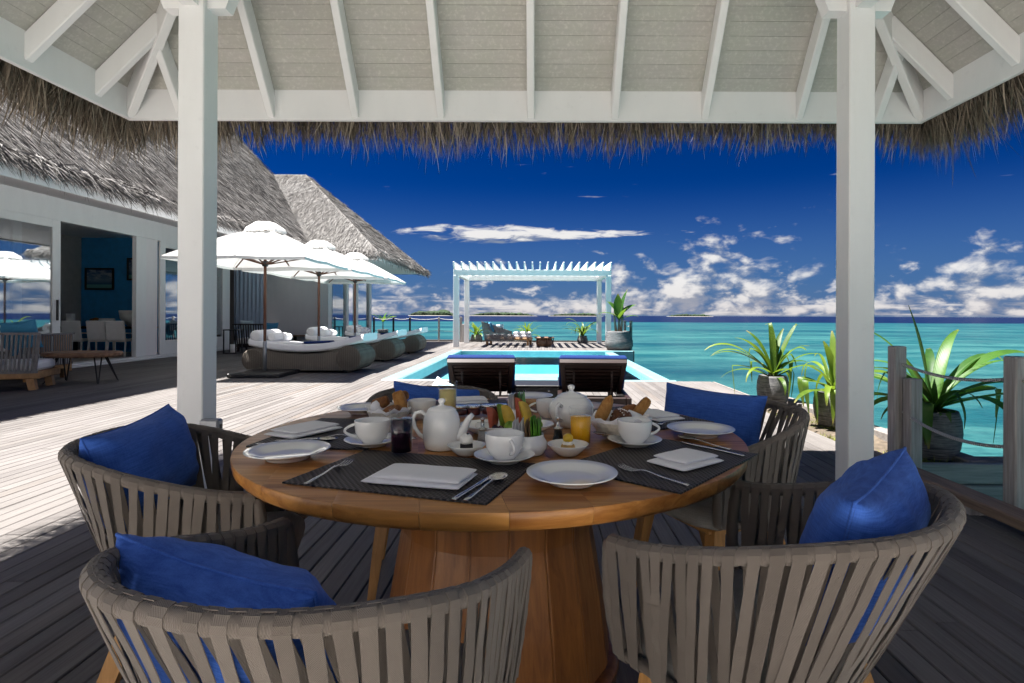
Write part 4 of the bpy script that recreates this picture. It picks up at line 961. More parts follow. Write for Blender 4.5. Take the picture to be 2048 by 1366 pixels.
for k, (x, y, h, lab) in enumerate(CH):
    c = chair0 if k == 0 else copy_tree(chair0); c.location = (x, y, 0); c.rotation_euler = (0, 0, math.radians(h - 90)); c['label'] = lab; chairs.append(c)

# ------------------------------------------------------------------ pillows
def pillow_mesh(name, W, Hh, Tk, m, seed=0, n=26, crease=1.0):
    r_ = random.Random(seed); vs, fs = [], []
    def pt(u, v, side):
        pin = 0.10
        x = W / 2 * u * (1 - pin * (1 - abs(v) ** 2.0) * abs(u) ** 3 * .6); z = Hh / 2 * v * (1 - pin * (1 - abs(u) ** 2.0) * abs(v) ** 3)
        th = Tk / 2 * (max(0, 1 - abs(u) ** 3.2) ** .50) * (max(0, 1 - abs(v) ** 3.0) ** .50)
        edge = min(1 - abs(u), 1 - abs(v)); wr = mnoise.noise(Vector((u * 3 + seed, v * 3, side))) * .010 + mnoise.noise(Vector((u * 9 + seed, v * 2.5, side * 3))) * .014 * math.exp(-edge * 4)
        y = side * (th + (wr * crease if 0 < edge else 0) * min(1, edge * 8)); return (x, y, z)
    for side in (-1, 1):
        b = len(vs)
        for j in range(n + 1):
            for i in range(n + 1): 
                u, v = math.sin(PI / 2 * (2 * i / n - 1)), math.sin(PI / 2 * (2 * j / n - 1)); vs.append(pt(u, v, side))
        for j in range(n):
            for i in range(n):
                q = (b + j * (n + 1) + i, b + j * (n + 1) + i + 1, b + (j + 1) * (n + 1) + i + 1, b + (j + 1) * (n + 1) + i); fs.append(q if side < 0 else q[::-1])
    o = MB().add(vs, fs, True)
    me = o.mesh(name, m); bm = bmesh.new(); bm.from_mesh(me); bmesh.ops.remove_doubles(bm, verts=bm.verts, dist=.0004); bm.to_mesh(me); bm.free()
    ring = [pt(u, v, 0)[0:1] + (0,) + pt(u, v, 0)[2:] for u, v in [(-1 + 2 * i / 24, -1) for i in range(24)] + [(1, -1 + 2 * i / 24) for i in range(24)] + [(1 - 2 * i / 24, 1) for i in range(24)] + [(-1, 1 - 2 * i / 24) for i in range(24)]]
    return me, ring
def pillow(name, label, loc, heading, lean, W=.43, Hh=.29, Tk=.15, m='denim_blue', seed=0, roll=0.0, group='blue pillows on the dining chairs', cat='pillow', piping=True):
    me, ring = pillow_mesh(name, W, Hh, Tk, m, seed); o = link(name, me); o.location = loc
    o.rotation_mode = 'XYZ'
    # local -y looks the way the pillow faces
    o.rotation_euler = (Matrix.Rotation(heading + PI / 2, 4, 'Z') @ Matrix.Rotation(-lean, 4, 'X') @ Matrix.Rotation(roll, 4, 'Y')).to_euler()
    if piping: MB().tube(ring, .0032, 6, closed=True).build('piping', m, o)
    return tag(o, label, cat, group)
R_ = math.radians
pillow('pillow', 'bright blue denim pillow propped in the nearest chair, seam along its top', (-0.448, 0.858, .632), R_(66), R_(20), .40, .30, .16, seed=1, roll=R_(-2))
pillow('pillow', 'bright blue denim pillow leaning in the left-hand chair', (-1.12, 1.645, .69), R_(6), R_(16), .42, .27, .16, seed=2, roll=R_(-3))
pillow('pillow', 'blue denim pillow standing cornerwise in the right front chair', (.622, 1.098, .688), R_(138), R_(14), .38, .30, .17, seed=3, roll=R_(4))
pillow('pillow', 'smooth blue pillow in the chair at the far right of the table', (.70, 2.33, .70), R_(232), R_(14), .42, .25, .15, seed=4, roll=R_(3))
pillow('pillow', 'blue pillow behind the pale juice glass at the far side of the table', (-.475, 2.69, .665), R_(275), R_(12), .42, .25, .13, seed=5, roll=R_(6))
# ------------------------------------------------------------------ things on the table (all stand on z = TZ)
def ont(px, py): return on(px, py, TZ)
def placemat(cx, cy, rot, lx, ly, label):
    b = MB(); nx, ny = 2, 2; c = .002
    vs = [(-lx / 2, -ly / 2, 0), (lx / 2, -ly / 2, 0), (lx / 2, ly / 2, 0), (-lx / 2, ly / 2, 0)]; vs += [(x * .996, y * .996, .0035) for x, y, z in vs]
    b.add(vs, [(3, 2, 1, 0), (4, 5, 6, 7), (0, 1, 5, 4), (1, 2, 6, 5), (2, 3, 7, 6), (3, 0, 4, 7)])
    uv = [(0, 0), (1, 0), (1, 1), (0, 1)] * 2
    return tag(b.build('placemat', 'placemat_weave', None, (cx, cy, TZ + .0008), R_(rot), uvs=uv), label, 'placemat', 'woven placemats on the table')
PM = TZ + .0046
placemat(-.292, 1.395, -17, .50, .335, 'dark woven placemat at the front of the table before the nearest chair')
placemat(.335, 1.525, 49.5, .47, .335, 'dark woven placemat at the right front under the folded napkin and knife')
placemat(-.640, 1.875, 84, .46, .36, 'dark woven placemat at the left side under the cup and napkin')
placemat(.39, 2.185, 122, .45, .31, 'dark woven placemat at the far right before the smooth blue pillow')
placemat(-.33, 2.42, 14, .45, .29, 'dark woven placemat at the far side behind the jam jars')
def lobj(name, prof, loc, label, cat, m='ceramic', group=None, n=48):
    return tag(MB().lathe(prof, n).build(name, m, None, loc), label, cat, group)
def plate(p, d, label):
    s = d / .21
    pr = [(0, .004), (.045, .004), (.049, 0), (.053, 0), (.055, .004), (.064, .010), (.085, .0175), (.1045, .0235), (.1055, .0252), (.1043, .0262), (.088, .0205), (.073, .0155), (.064, .0115), (.056, .0098), (0, .0095)]
    return lobj('plate', [(r_ * s, z * s) for r_, z in pr], (p[0], p[1], p[2] if len(p) > 2 else TZ + .0005), label, 'plate', group='white plates on the table', n=64)
def v3(p, z): return (p.x, p.y, z)
plate(v3(ont(1145, 968), TZ + .0045), .208, 'white plate at the front of the table, right of the spoon')
plate(v3(ont(577, 917), TZ + .0005), .215, 'white plate at the left edge of the table')
plate(v3(ont(1402, 871), TZ + .0005), .212, 'white plate at the right edge before the smooth blue pillow')
plate(v3(ont(728, 828), TZ + .0055), .20, 'white plate at the far left half hidden by the bread bowl')
plate(v3(ont(1062, 803), TZ + .0055), .20, 'white plate with flat bread at the far side of the table')
def handle_pts(x0, z0, z1, out, n=14):
    return [Vector((x0 + out * math.sin(PI * i / n) ** .8, 0, z0 + (z1 - z0) * i / n)) for i in range(n + 1)]
def cup(p, rot, label, zoff, spoon=True, s=1.0, saucer=True):
    t_ = thing('coffee_cup', label, 'cup', (p.x, p.y, zoff), R_(rot), 'coffee cups on the table')
    zs_ = .0
    if saucer:
        sa = thing('saucer', 'white saucer under the ' + label.replace('white coffee ', ''), 'saucer', (p.x, p.y, zoff), 0, 'white saucers on the table')
        MB().lathe([(0, .003), (.034, .003), (.036, 0), (.040, 0), (.042, .003), (.055, .008), (.072, .0145), (.0795, .0190), (.080, .0204), (.0785, .0208), (.062, .0148), (.046, .0092), (.040, .0075), (0, .0075)], 48).build('saucer_dish', 'ceramic', sa)
        zs_ = .0085
    pr = [(0, .004), (.024, .004), (.026, 0), (.0285, 0), (.030, .004), (.041, .015), (.0485, .032), (.0505, .050), (.0508, .064), (.0505, .0655), (.0488, .0655), (.0478, .050), (.045, .032), (.036, .014), (.024, .009), (0, .009)]
    MB().lathe([(a * s, b * s + zs_) for a, b in pr], 48).build('cup_body', 'ceramic', t_)
    hp = handle_pts(.0475 * s, .020 * s + zs_, .055 * s + zs_, .030 * s); b = MB().tube(hp, [.0042] * 4 + [.0038] * 7 + [.0042] * 4, 10); b.build('handle', 'ceramic', t_)
    if spoon:
        so = spoon_obj('teaspoon', .135, (p.x, p.y, zoff + .016), spoon if not isinstance(spoon, bool) else 300, 'small teaspoon on the saucer of the ' + label.replace('white coffee ', ''), 'teaspoon')
    return t_
def flat_outline(rows, th, arch):
    """rows: (y, halfwidth, z). a solid strip with a softly domed top"""
    vs, fs = [], []
    for y, w, z in rows: vs += [(-w, y, z), (-w * .55, y, z + arch), (w * .55, y, z + arch), (w, y, z), (w * .6, y, z - th), (-w * .6, y, z - th)]
    m_ = len(rows)
    fs = [(6 * q + i, 6 * q + (i + 1) % 6, 6 * q + 6 + (i + 1) % 6, 6 * q + 6 + i) for q in range(m_ - 1) for i in range(6)] + [(5, 4, 3, 2, 1, 0), tuple(6 * (m_ - 1) + i for i in range(6))]
    return vs, fs
def spoon_obj(name, L, loc, rot, label, cat, group='cutlery on the table', tilt=0.0):
    k = L / .19; b = MB()
    vs, fs = flat_outline([(y * k, w * k, z * k) for y, w, z in ((0, .0062, .003), (.02, .0058, .0032), (.06, .0038, .005), (.10, .0028, .009), (.124, .0032, .010), (.130, .0045, .0085))], .0012, .0012); b.add(vs, fs, True)
    # bowl: a shallow dish
    n = 14; vs, fs = [], []; cy = .157 * k
    for j in range(5):
        rr = (1 - j / 4.6)
        for i in range(n):
            a = 2 * PI * i / n; x = .0205 * k * rr * math.sin(a) * (1 - .12 * math.cos(a)); y = cy + .031 * k * rr * math.cos(a); vs.append((x, y, .0095 * k * rr ** 2 + .001))
    for j in range(4): fs += [(j * n + i, j * n + (i + 1) % n, (j + 1) * n + (i + 1) % n, (j + 1) * n + i) for i in range(n)]
    fs.append(tuple(4 * n + i for i in range(n))); b.add(vs, fs, True)
    o = b.build(name, 'steel', None, loc, (tilt, 0, R_(rot))); md = o.modifiers.new('thick', 'SOLIDIFY'); md.thickness = .001
    return tag(o, label, cat, group)
def fork_obj(loc, rot, label, L=.20):
    k = L / .2; b = MB()
    vs, fs = flat_outline([(y * k, w * k, z * k) for y, w, z in ((0, .0062, .003), (.02, .0056, .0032), (.07, .0036, .005), (.115, .0030, .010), (.130, .0055, .0095), (.142, .0110, .006), (.152, .0125, .004))], .0012, .0010); b.add(vs, fs, True)
    for q in range(4):
        x = (-.0104 + .00693 * q) * k
        vs, fs = flat_outline([(y * k, .0017 * k * w, z * k) for y, w, z in ((.150, 1.1, .0042), (.170, 1, .0035), (.188, .9, .006), (.199, .5, .0098))], .001, .0005); b.add([(a + x, c, z) for a, c, z in vs], fs, True)
    return tag(b.build('fork', 'steel', None, loc, R_(rot)), label, 'fork', 'cutlery on the table')
def knife_obj(loc, rot, label, L=.215):
    k = L / .215; b = MB()
    vs, fs = flat_outline([(y * k, w * k, z * k) for y, w, z in ((0, .0070, .003), (.01, .0076, .003), (.06, .0064, .0032), (.095, .0056, .0032), (.100, .0066, .003), (.150, .0088, .0025), (.190, .0078, .0025), (.210, .0036, .0025), (.215, .0008, .0025))], .0018, .0016); b.add(vs, fs, True)
    return tag(b.build('knife', 'steel', None, loc, R_(rot)), label, 'knife', 'cutlery on the table')
def napkin(cx, cy, rot, w, d, label, layers=2, z=PM, skew=.02, seed=0):
    t_ = thing('napkin', label, 'napkin', (cx, cy, z), R_(rot), 'folded white napkins on the table'); zz = 0.0004
    def soft_slab(ww, dd, th, ox, oy, z0, k):
        N, K = 24, 16; vs, fs = [], []
        for s_ in (0, 1):
            for j in range(K + 1):
                for i in range(N + 1):
                    u, v = math.sin(PI / 2 * (-1 + 2 * i / N)), math.sin(PI / 2 * (-1 + 2 * j / K))
                    prof = (max(0, 1 - abs(u) ** 7) ** .42) * (max(0, 1 - abs(v) ** 7) ** .42)
                    if s_ and k == layers - 1: prof *= 1 + .10 * mnoise.noise(Vector((u * 1.7 + seed, v * 1.7, 3))) - .12 * math.exp(-((u - .05) * 9) ** 2)
                    x = ox + ww / 2 * u * (1 + .012 * mnoise.noise(Vector((v * 2.2, seed, k)))); y = oy + dd / 2 * v * (1 + .015 * mnoise.noise(Vector((u * 2.2, seed + 4, k))))
                    vs.append((x, y, z0 + (th * (.5 + .5 * prof) if s_ else th * .5 * (1 - prof))))
        off = (N + 1) * (K + 1)
        for j in range(K):
            for i in range(N):
                q = (j * (N + 1) + i, j * (N + 1) + i + 1, (j + 1) * (N + 1) + i + 1, (j + 1) * (N + 1) + i); fs += [q[::-1], tuple(off + a for a in q)]
        me = MB().add(vs, fs, True).mesh('fold', 'napkin_cloth'); bm = bmesh.new(); bm.from_mesh(me); bmesh.ops.remove_doubles(bm, verts=bm.verts, dist=.00008); bm.to_mesh(me); bm.free(); link('fold', me, t_)
    for k in range(layers):
        soft_slab(w - skew * k, d - .5 * skew * k, .0115, .4 * skew * k, .25 * skew * k, zz, k); zz += .0098
    return t_
# front setting
napkin(-.268, 1.325, -14, .235, .125, 'white napkin folded flat at the front of the table', 2, seed=1)
a_, b_ = ont(612, 974), ont(733, 913); fork_obj((a_.x, a_.y, PM), math.degrees(math.atan2(b_.y - a_.y, b_.x - a_.x)) - 90, 'steel fork lying left of the front napkin')
a_, b_ = ont(908, 1006), ont(985, 958); knife_obj((a_.x, a_.y, PM), math.degrees(math.atan2(b_.y - a_.y, b_.x - a_.x)) - 90, 'steel knife lying right of the front napkin')
a_, b_ = ont(932, 1008), ont(1018, 952); spoon_obj('spoon', .195, (a_.x, a_.y, PM), math.degrees(math.atan2(b_.y - a_.y, b_.x - a_.x)) - 90, 'large steel spoon beside the front knife', 'spoon')
# right setting
p = ont(1372, 930); napkin(p.x, p.y, 38, .165, .12, 'white napkin folded flat at the right front of the table', 2, skew=.03, seed=2)
a_, b_ = ont(1380, 977), ont(1190, 926); fork_obj((a_.x, a_.y, PM), math.degrees(math.atan2(b_.y - a_.y, b_.x - a_.x)) - 90, 'steel fork between the front plate and the right napkin', .205)
a_, b_ = ont(1490, 917), ont(1345, 884); knife_obj((a_.x, a_.y, PM), math.degrees(math.atan2(b_.y - a_.y, b_.x - a_.x)) - 90, 'steel knife behind the right napkin')
a_, b_ = ont(1478, 909), ont(1350, 880); spoon_obj('spoon', .19, (a_.x - .012, a_.y + .03, PM), math.degrees(math.atan2(b_.y - a_.y, b_.x - a_.x)) - 90, 'steel spoon before the right-hand plate', 'spoon')
# left setting
p = ont(610, 868); napkin(p.x, p.y, 62, .20, .13, 'white napkin loosely folded at the left side of the table', 2, skew=.025, seed=3)
a_, b_ = ont(512, 893), ont(650, 893); knife_obj((a_.x, a_.y, PM), math.degrees(math.atan2(b_.y - a_.y, b_.x - a_.x)) - 90, 'steel knife before the left napkin'); a_, b_ = ont(545, 889), ont(690, 891); spoon_obj('spoon', .19, (a_.x, a_.y + .02, PM), math.degrees(math.atan2(b_.y - a_.y, b_.x - a_.x)) - 88, 'steel spoon beside the left napkin', 'spoon')
a_, b_ = ont(604, 887), ont(668, 879); fork_obj((a_.x, a_.y, PM), math.degrees(math.atan2(b_.y - a_.y, b_.x - a_.x)) - 90, 'steel fork behind the left plate', .18)
# far settings
p = ont(1316, 838); napkin(p.x, p.y, 115, .17, .12, 'white napkin behind the right bread bowl', 2, skew=.02, seed=4)
p = ont(935, 808); napkin(p.x, p.y, 14, .17, .12, 'white napkin at the far side behind the jam jars', 2, z=TZ + .006, seed=5)
a_ = ont(1385, 846); fork_obj((a_.x, a_.y, PM), 118, 'steel fork behind the right-hand plate')
# cups
cup(ont(1010, 926), 292, 'white coffee cup at the front, its handle towards the camera', TZ + .0048, 318)
cup(ont(746, 893), 200, 'white coffee cup at the left beside the dark juice', TZ + .0048, 262)
cup(ont(1270, 893), 12, 'white coffee cup at the right beside the orange juice', TZ + .0048, 60)
cup(ont(845, 838), 180, 'white coffee cup at the far left behind the white teapot', TZ + .0055, False, 1.0, False)
cup(ont(1100, 838), 180, 'white coffee cup at the far side left of the round teapot', TZ + .0055, False, 1.0, False)
# teapots
p = ont(884, 897); tp_ = thing('teapot', 'tall white porcelain teapot left of the fruit platter', 'teapot', (p.x, p.y, TZ + .0008), R_(-8), 'white teapots on the table')
MB().lathe([(0, .004), (.040, .004), (.043, 0), (.048, .003), (.0525, .025), (.0535, .055), (.0525, .082), (.0475, .100), (.041, .108), (.0405, .111), (0, .111)], 48).build('pot_body', 'ceramic', tp_)
ld = MB().lathe([(0, .110), (.040, .110), (.040, .113), (.030, .119), (.012, .123), (.007, .126), (.0065, .130), (.010, .134), (.0105, .140), (.006, .144), (0, .1445)], 36).build('lid', 'ceramic', tp_)
MB().tube([(.045, 0, .030), (.058, 0, .040), (.068, 0, .062), (.078, 0, .085), (.092, 0, .100)], [.018, .0155, .0115, .0085, .0070], 14).build('spout', 'ceramic', tp_)
MB().tube([(-.046, 0, .092), (-.060, 0, .104), (-.077, 0, .100), (-.086, 0, .082), (-.080, 0, .058), (-.066, 0, .038), (-.050, 0, .028)], .0058, 10).build('handle', 'ceramic', tp_)
p = ont(1143, 852); tq = thing('teapot', 'round white porcelain teapot behind the orange juice', 'teapot', (p.x, p.y, TZ + .0008), R_(60), 'white teapots on the table')
MB().lathe([(0, .004), (.045, .004), (.048, 0), (.052, .002), (.070, .025), (.0795, .050), (.077, .072), (.066, .090), (.052, .100), (.050, .102), (0, .102)], 48).build('pot_body', 'ceramic', tq)
MB().lathe([(0, .101), (.051, .101), (.050, .104), (.034, .113), (.013, .118), (.008, .121), (.0075, .126), (.012, .131), (.0125, .138), (.007, .143), (0, .1435)], 36).build('lid', 'ceramic', tq)
MB().tube([(.066, 0, .040), (.085, 0, .050), (.098, 0, .072), (.112, 0, .092)], [.02, .016, .011, .008], 14).build('spout', 'ceramic', tq)
MB().tube([(-.070, 0, .076), (-.090, 0, .088), (-.108, 0, .078), (-.110, 0, .055), (-.098, 0, .036), (-.074, 0, .030)], .006, 10).build('handle', 'ceramic', tq)
# glasses
def glass(p, h, r_, fill, m, label, juice):
    t_ = thing('juice_glass', label, 'glass', (p.x, p.y, TZ + .0008), 0, 'juice glasses on the table')
    b0 = .012
    MB().lathe([(0, 0), (r_ * .86, 0), (r_ * .90, .003), (r_ * .95, h * .5), (r_, h), (r_ - .0012, h + .0008), (r_ - .0022, h), (r_ * .95 - .0026, h * .5), (r_ * .88 - .002, b0), (0, b0 - .002)], 40).build('tumbler', 'drink_glass', t_)
    zf = b0 + (h - b0) * fill
    MB().lathe([(0, b0 + .0008), (r_ * .86 - .002, b0 + .0012), (r_ * (.95 if fill > .5 else .9) - .0036, h * .5), (r_ * (.95 + .05 * (fill - .5) * 2) - .0036, zf), (0, zf)], 40).build(juice, m, t_)
glass(ont(804, 912), .128, .0335, .77, 'berry_juice', 'tall glass of dark berry juice at the left', 'berry_juice')
glass(ont(1162, 895), .118, .0345, .74, 'orange_juice', 'glass of bright orange juice in the middle', 'orange_juice')
glass(ont(896, 848), .150, .0340, .80, 'apple_juice', 'glass of pale yellow juice behind the tall teapot', 'apple_juice')
# small bowls with sweets
def bowl(p, r_, label):
    t_ = thing('dessert_bowl', label, 'bowl', (p.x, p.y, TZ + .0008), 0, 'small dessert bowls'); k = r_ / .055
    MB().lathe([(a * k, b * k) for a, b in ((0, .004), (.022, .004), (.024, 0), (.027, .001), (.036, .009), (.047, .019), (.0545, .0285), (.055, .030), (.0535, .0305), (.045, .022), (.034, .0125), (.024, .008), (0, .0075))], 44).build('bowl_dish', 'ceramic', t_); return t_
p = ont(934, 910); bowl(p, .053, 'small white bowl holding the dark chocolate cake')
c = thing('chocolate_cake', 'small dark chocolate cake topped with white cream', 'cake', (p.x, p.y, TZ + .0095))
def blobby(r_, sx, sy, sz, seed, amp=.15, sub=3, f=2.0):
    bm = bmesh.new(); bmesh.ops.create_icosphere(bm, subdivisions=sub, radius=1.0)
    for v in bm.verts:
        q = v.co.copy(); k = 1 + amp * mnoise.noise(q * f + Vector((seed, seed * 2.1, 0))) + amp * .4 * mnoise.noise(q * f * 3 + Vector((0, seed, 1)))
        v.co = Vector((q.x * sx, q.y * sy, q.z * sz)) * k * r_
    return MB().bm(bm, True)
MB().lathe([(0, 0), (.0165, 0), (.0175, .002), (.0175, .020), (.016, .022), (0, .022)], 24).build('cake_base', 'cake_dark', c)
blobby(.0175, 1, 1, .95, 3, .2).build('cream_top', 'cream', c, (0, 0, .034)); blobby(.004, 1, 1.6, .5, 4, .2, 2).build('chip', 'cake_dark', c, (.004, -.003, .050))
p = ont(1137, 910); bowl(p, .0575, 'small white bowl holding the sponge cake with golden berry')
c = thing('berry_cake', 'small sponge cake with cream and golden berry on top', 'cake', (p.x, p.y, TZ + .0095))
MB().lathe([(0, 0), (.020, 0), (.0195, .016), (.017, .020), (0, .021)], 24).build('sponge', 'sponge', c)
cr_ = MB()
for k in range(7): a = 2 * PI * k / 7; cr_.join(blobby(.0075, 1, 1, .8, k, .2, 2).xf(Matrix.Translation((.0095 * math.cos(a), .0095 * math.sin(a), .024))))
cr_.build('cream_ring', 'cream', c); blobby(.0145, 1, 1, .95, 9, .06).build('golden_berry', 'physalis', c, (0, 0, .037))
# sachet pots
def sachets(p, zb, n_w, n_b, n_g, label, r_=.055, h=.052, rot=0.0, green_tall=False):
    t_ = thing('sachet_pot', label + ' pot', 'pot', (p.x, p.y, TZ + .0008), R_(rot), 'white sachet pots')
    k = r_ / .055
    MB().lathe([(0, .003), (.036 * k, .003), (.040 * k, 0), (.047 * k, .003), (.0555 * k, h * .34), (.0545 * k, h * .62), (.0455 * k, h * .9), (.0455 * k, h), (.0435 * k, h), (.0425 * k, h * .88), (.050 * k, h * .6), (.050 * k, h * .35), (.040 * k, .008), (0, .008)], 44).build('pot_body', 'ceramic', t_)
    r2 = random.Random(int(p.x * 1000)); x = -.034 * k; tot = n_w + n_b + n_g
    for i in range(tot):
        m = 'sachet_white' if i < n_w else ('sachet_brown' if i < n_w + n_b else 'sachet_green')
        nm = 'white' if i < n_w else ('brown' if i < n_w + n_b else 'green')
        x = (-.034 + .068 * i / (tot - 1)) * k; hh = .070 + r2.uniform(-.004, .004) + (.006 if m == 'sachet_green' else 0); w = .042 * k
        b = MB(); th = .0011
        b.add([(-w / 2, -th, 0), (w / 2, -th, 0), (w / 2, th, 0), (-w / 2, th, 0), (-w / 2, -th * 1.6, hh * .5), (w / 2, -th * 1.6, hh * .5), (w / 2, th * 1.6, hh * .5), (-w / 2, th * 1.6, hh * .5), (-w / 2, -.0003, hh), (w / 2, -.0003, hh), (w / 2, .0003, hh), (-w / 2, .0003, hh)], [(3, 2, 1, 0), (8, 9, 10, 11)] + [(4 * q + i2, 4 * q + (i2 + 1) % 4, 4 * q + 4 + (i2 + 1) % 4, 4 * q + 4 + i2) for q in (0, 1) for i2 in range(4)])
        o = b.build('sachet', m, None, (p.x + x * math.cos(R_(rot)), p.y + x * math.sin(R_(rot)), TZ + .026), ((r2.uniform(-.06, .06)), R_(-14) + r2.uniform(-.1, .1) + i * .012, R_(rot + 78) + r2.uniform(-.12, .12)))
        j = i if i < n_w else (i - n_w if i < n_w + n_b else i - n_w - n_b)
        tag(o, '%s %s paper sachet counted from the left in the %s pot' % (('first', 'second', 'third', 'fourth', 'fifth', 'sixth')[j], nm, label), 'sachet', 'sachets in the ' + label + ' pot')
sachets(ont(1055, 908), 0, 6, 4, 4, 'front white sachet', .056, .056, 4)
sachets(ont(1036, 838), 0, 4, 2, 4, 'far white sachet', .044, .040, 0)
# grinders
def grinder(p, m, label):
    t_ = thing('grinder', label, 'grinder', (p.x, p.y, TZ + .0008), 0, 'salt and pepper grinders')
    MB().lathe([(0, 0), (.020, 0), (.0225, .003), (.022, .010), (.017, .022), (.0155, .034), (.0170, .042), (.0150, .042), (.0135, .034), (.0145, .022), (.018, .006), (0, .004)], 8, smooth=False).build('glass_body', 'drink_glass', t_)
    MB().lathe([(0, .0045), (.0165, .006), (.0130, .022), (.0120, .034), (0, .036)], 20).build('filling', m, t_)
    MB().lathe([(0, .043), (.0165, .043), (.0215, .047), (.0225, .054), (.0185, .060), (.008, .062), (0, .0625)], 24).build('glass_cap', 'drink_glass', t_)
    MB().lathe([(0, .038), (.0125, .038), (.0125, .0435), (.006, .045), (.005, .068), (.0065, .070), (.0065, .075), (0, .076)], 20).build('spindle', 'steel', t_)
grinder(ont(966, 886), 'rock_salt', 'glass salt grinder between the tall teapot and the front cup'); grinder(ont(1117, 884), 'peppercorn', 'glass pepper grinder beside the orange juice')
# fruit platter
p = ont(1015, 866); fp_ = thing('fruit_platter', 'long cream platter in the middle of the table', 'platter', (p.x, p.y, TZ + .0008), R_(4))
N = 40; vs, fs = [], []
for k, (s_, z) in enumerate(((.60, .0), (.66, .0), (.82, .012), (1.0, .028), (1.0, .031), (.97, .031), (.80, .016), (.62, .007))):
    for i in range(N): a = 2 * PI * i / N; vs.append((.155 * s_ * math.copysign(abs(math.cos(a)) ** .7, math.cos(a)), .082 * s_ * math.copysign(abs(math.sin(a)) ** .8, math.sin(a)), z))
fs = [(k * N + i, k * N + (i + 1) % N, (k + 1) * N + (i + 1) % N, (k + 1) * N + i) for k in range(7) for i in range(N)] + [tuple(range(N - 1, -1, -1)), tuple(7 * N + i for i in range(N))]
MB().add(vs, fs, True).build('platter_dish', 'ceramic', fp_)
def wedge(L, w, h):
    b = MB(); n = 12; vs = []
    for i in range(n + 1):
        a = PI * i / n; x = -L / 2 * math.cos(a); z = h * math.sin(a) ** .8; vs += [(x, -w / 2 * (math.sin(a) ** .6), 0), (x, w / 2 * math.sin(a) ** .6, 0), (x * 1.02, 0, z)]
    fs = [(3 * i + k, 3 * i + (k + 1) % 3, 3 * i + 3 + (k + 1) % 3, 3 * i + 3 + k) for i in range(n) for k in range(3)]; return b.add(vs, fs, True)
for k, (dx_, dy_, m, lab, s_, rx, rz, dz_) in enumerate(((-.062, -.01, 'melon_red', 'red papaya slice standing at the left of the platter', .9, 82, 20, .04), (-.026, .015, 'lime_green', 'pale green melon slice on the platter', .95, 80, 5, .045), (-.006, -.02, 'melon_yellow', 'yellow melon wedge leaning in front on the platter', 1.0, 74, -12, .045), (.030, .012, 'melon_red', 'dark red fruit slice rising from the middle of the platter', 1.2, 86, 8, .055), (.048, -.006, 'melon_yellow', 'yellow melon wedge leaning at the right of the platter', 1.1, 76, 30, .05))):
    q = Matrix.Rotation(R_(4), 4, 'Z') @ Vector((dx_, dy_, 0)); tag(wedge(.085 * s_, .030, .034).build('fruit_slice', m, None, (p.x + q.x, p.y + q.y, TZ + dz_ + .008), (R_(10), R_(rx), R_(rz))), lab, 'fruit', 'fruit on the platter')
for k, (dx_, dy_, m, rr, nm, lab) in enumerate(((.012, -.046, 'lime_green', .019, 'lime', 'green lime half at the front of the platter'), (-.018, -.048, 'grape', .0115, 'grape', 'dark grape at the front of the platter'), (-.036, -.040, 'grape', .0115, 'grape', 'dark grape beside the red papaya slice'), (.10, -.005, 'lime_green', .017, 'lime', 'pale green fig at the right end of the platter'))):
    tag(blobby(rr, 1, 1, .95, k, .06).build(nm, m, None, (p.x + dx_, p.y + dy_, TZ + .012 + rr * .95)), lab, 'fruit', 'fruit on the platter')
# jam jars
for k, px in enumerate((922, 948, 977, 1002)):
    q = ont(px, 833 - k * 1.0); t_ = thing('jam_jar', '%s of the four silver-lidded jam jars' % ('leftmost', 'second from left', 'third from left', 'rightmost')[k], 'jar', (q.x, q.y, TZ + .0055), 0, 'jam jars in a row')
    MB().lathe([(0, 0), (.024, 0), (.026, .003), (.026, .022), (.024, .026), (0, .026)], 28).build('jar_glass', 'jam' if k % 2 else 'drink_glass', t_)
    if k % 2 == 0: MB().lathe([(0, .002), (.023, .002), (.024, .020), (0, .021)], 24).build('jam_filling', 'jam', t_)
    MB().lathe([(0, .0255), (.0265, .0255), (.0275, .027), (.0275, .0345), (.026, .037), (.022, .0365), (0, .0362)], 36).build('jar_lid', 'steel', t_)
# bread
def bread_bowl(p, r_, label, lean=0):
    t_ = thing('bread_bowl', label, 'bowl', (p.x, p.y, TZ + .0055), 0, 'bread bowls'); k = r_ / .09
    MB().lathe([(a * k, b * k) for a, b in ((0, .004), (.045, .004), (.048, 0), (.054, .002), (.072, .018), (.086, .040), (.090, .052), (.087, .053), (.080, .040), (.066, .020), (.046, .009), (0, .008))], 44).build('bowl_dish', 'wicker_bowl', t_)
    nv = MB(); N = 40; vs = []
    for j, (rr, z) in enumerate(((.03, .012), (.06, .022), (.08, .046), (.096, .066))):
        for i in range(N): a = 2 * PI * i / N; w_ = 1 + .10 * mnoise.noise(Vector((math.cos(a) * 3, math.sin(a) * 3, j * .3 + p.x))) * j; vs.append((rr * k * w_ * math.cos(a), rr * k * w_ * math.sin(a), z * k + j * .006 * mnoise.noise(Vector((math.cos(a) * 4, math.sin(a) * 4, 5)))))
    nv.add(vs, [(j * N + i, j * N + (i + 1) % N, (j + 1) * N + (i + 1) % N, (j + 1) * N + i) for j in range(3) for i in range(N)], True)
    o = nv.build('bread_cloth', 'napkin_cloth', t_); md = o.modifiers.new('thick', 'SOLIDIFY'); md.thickness = .002
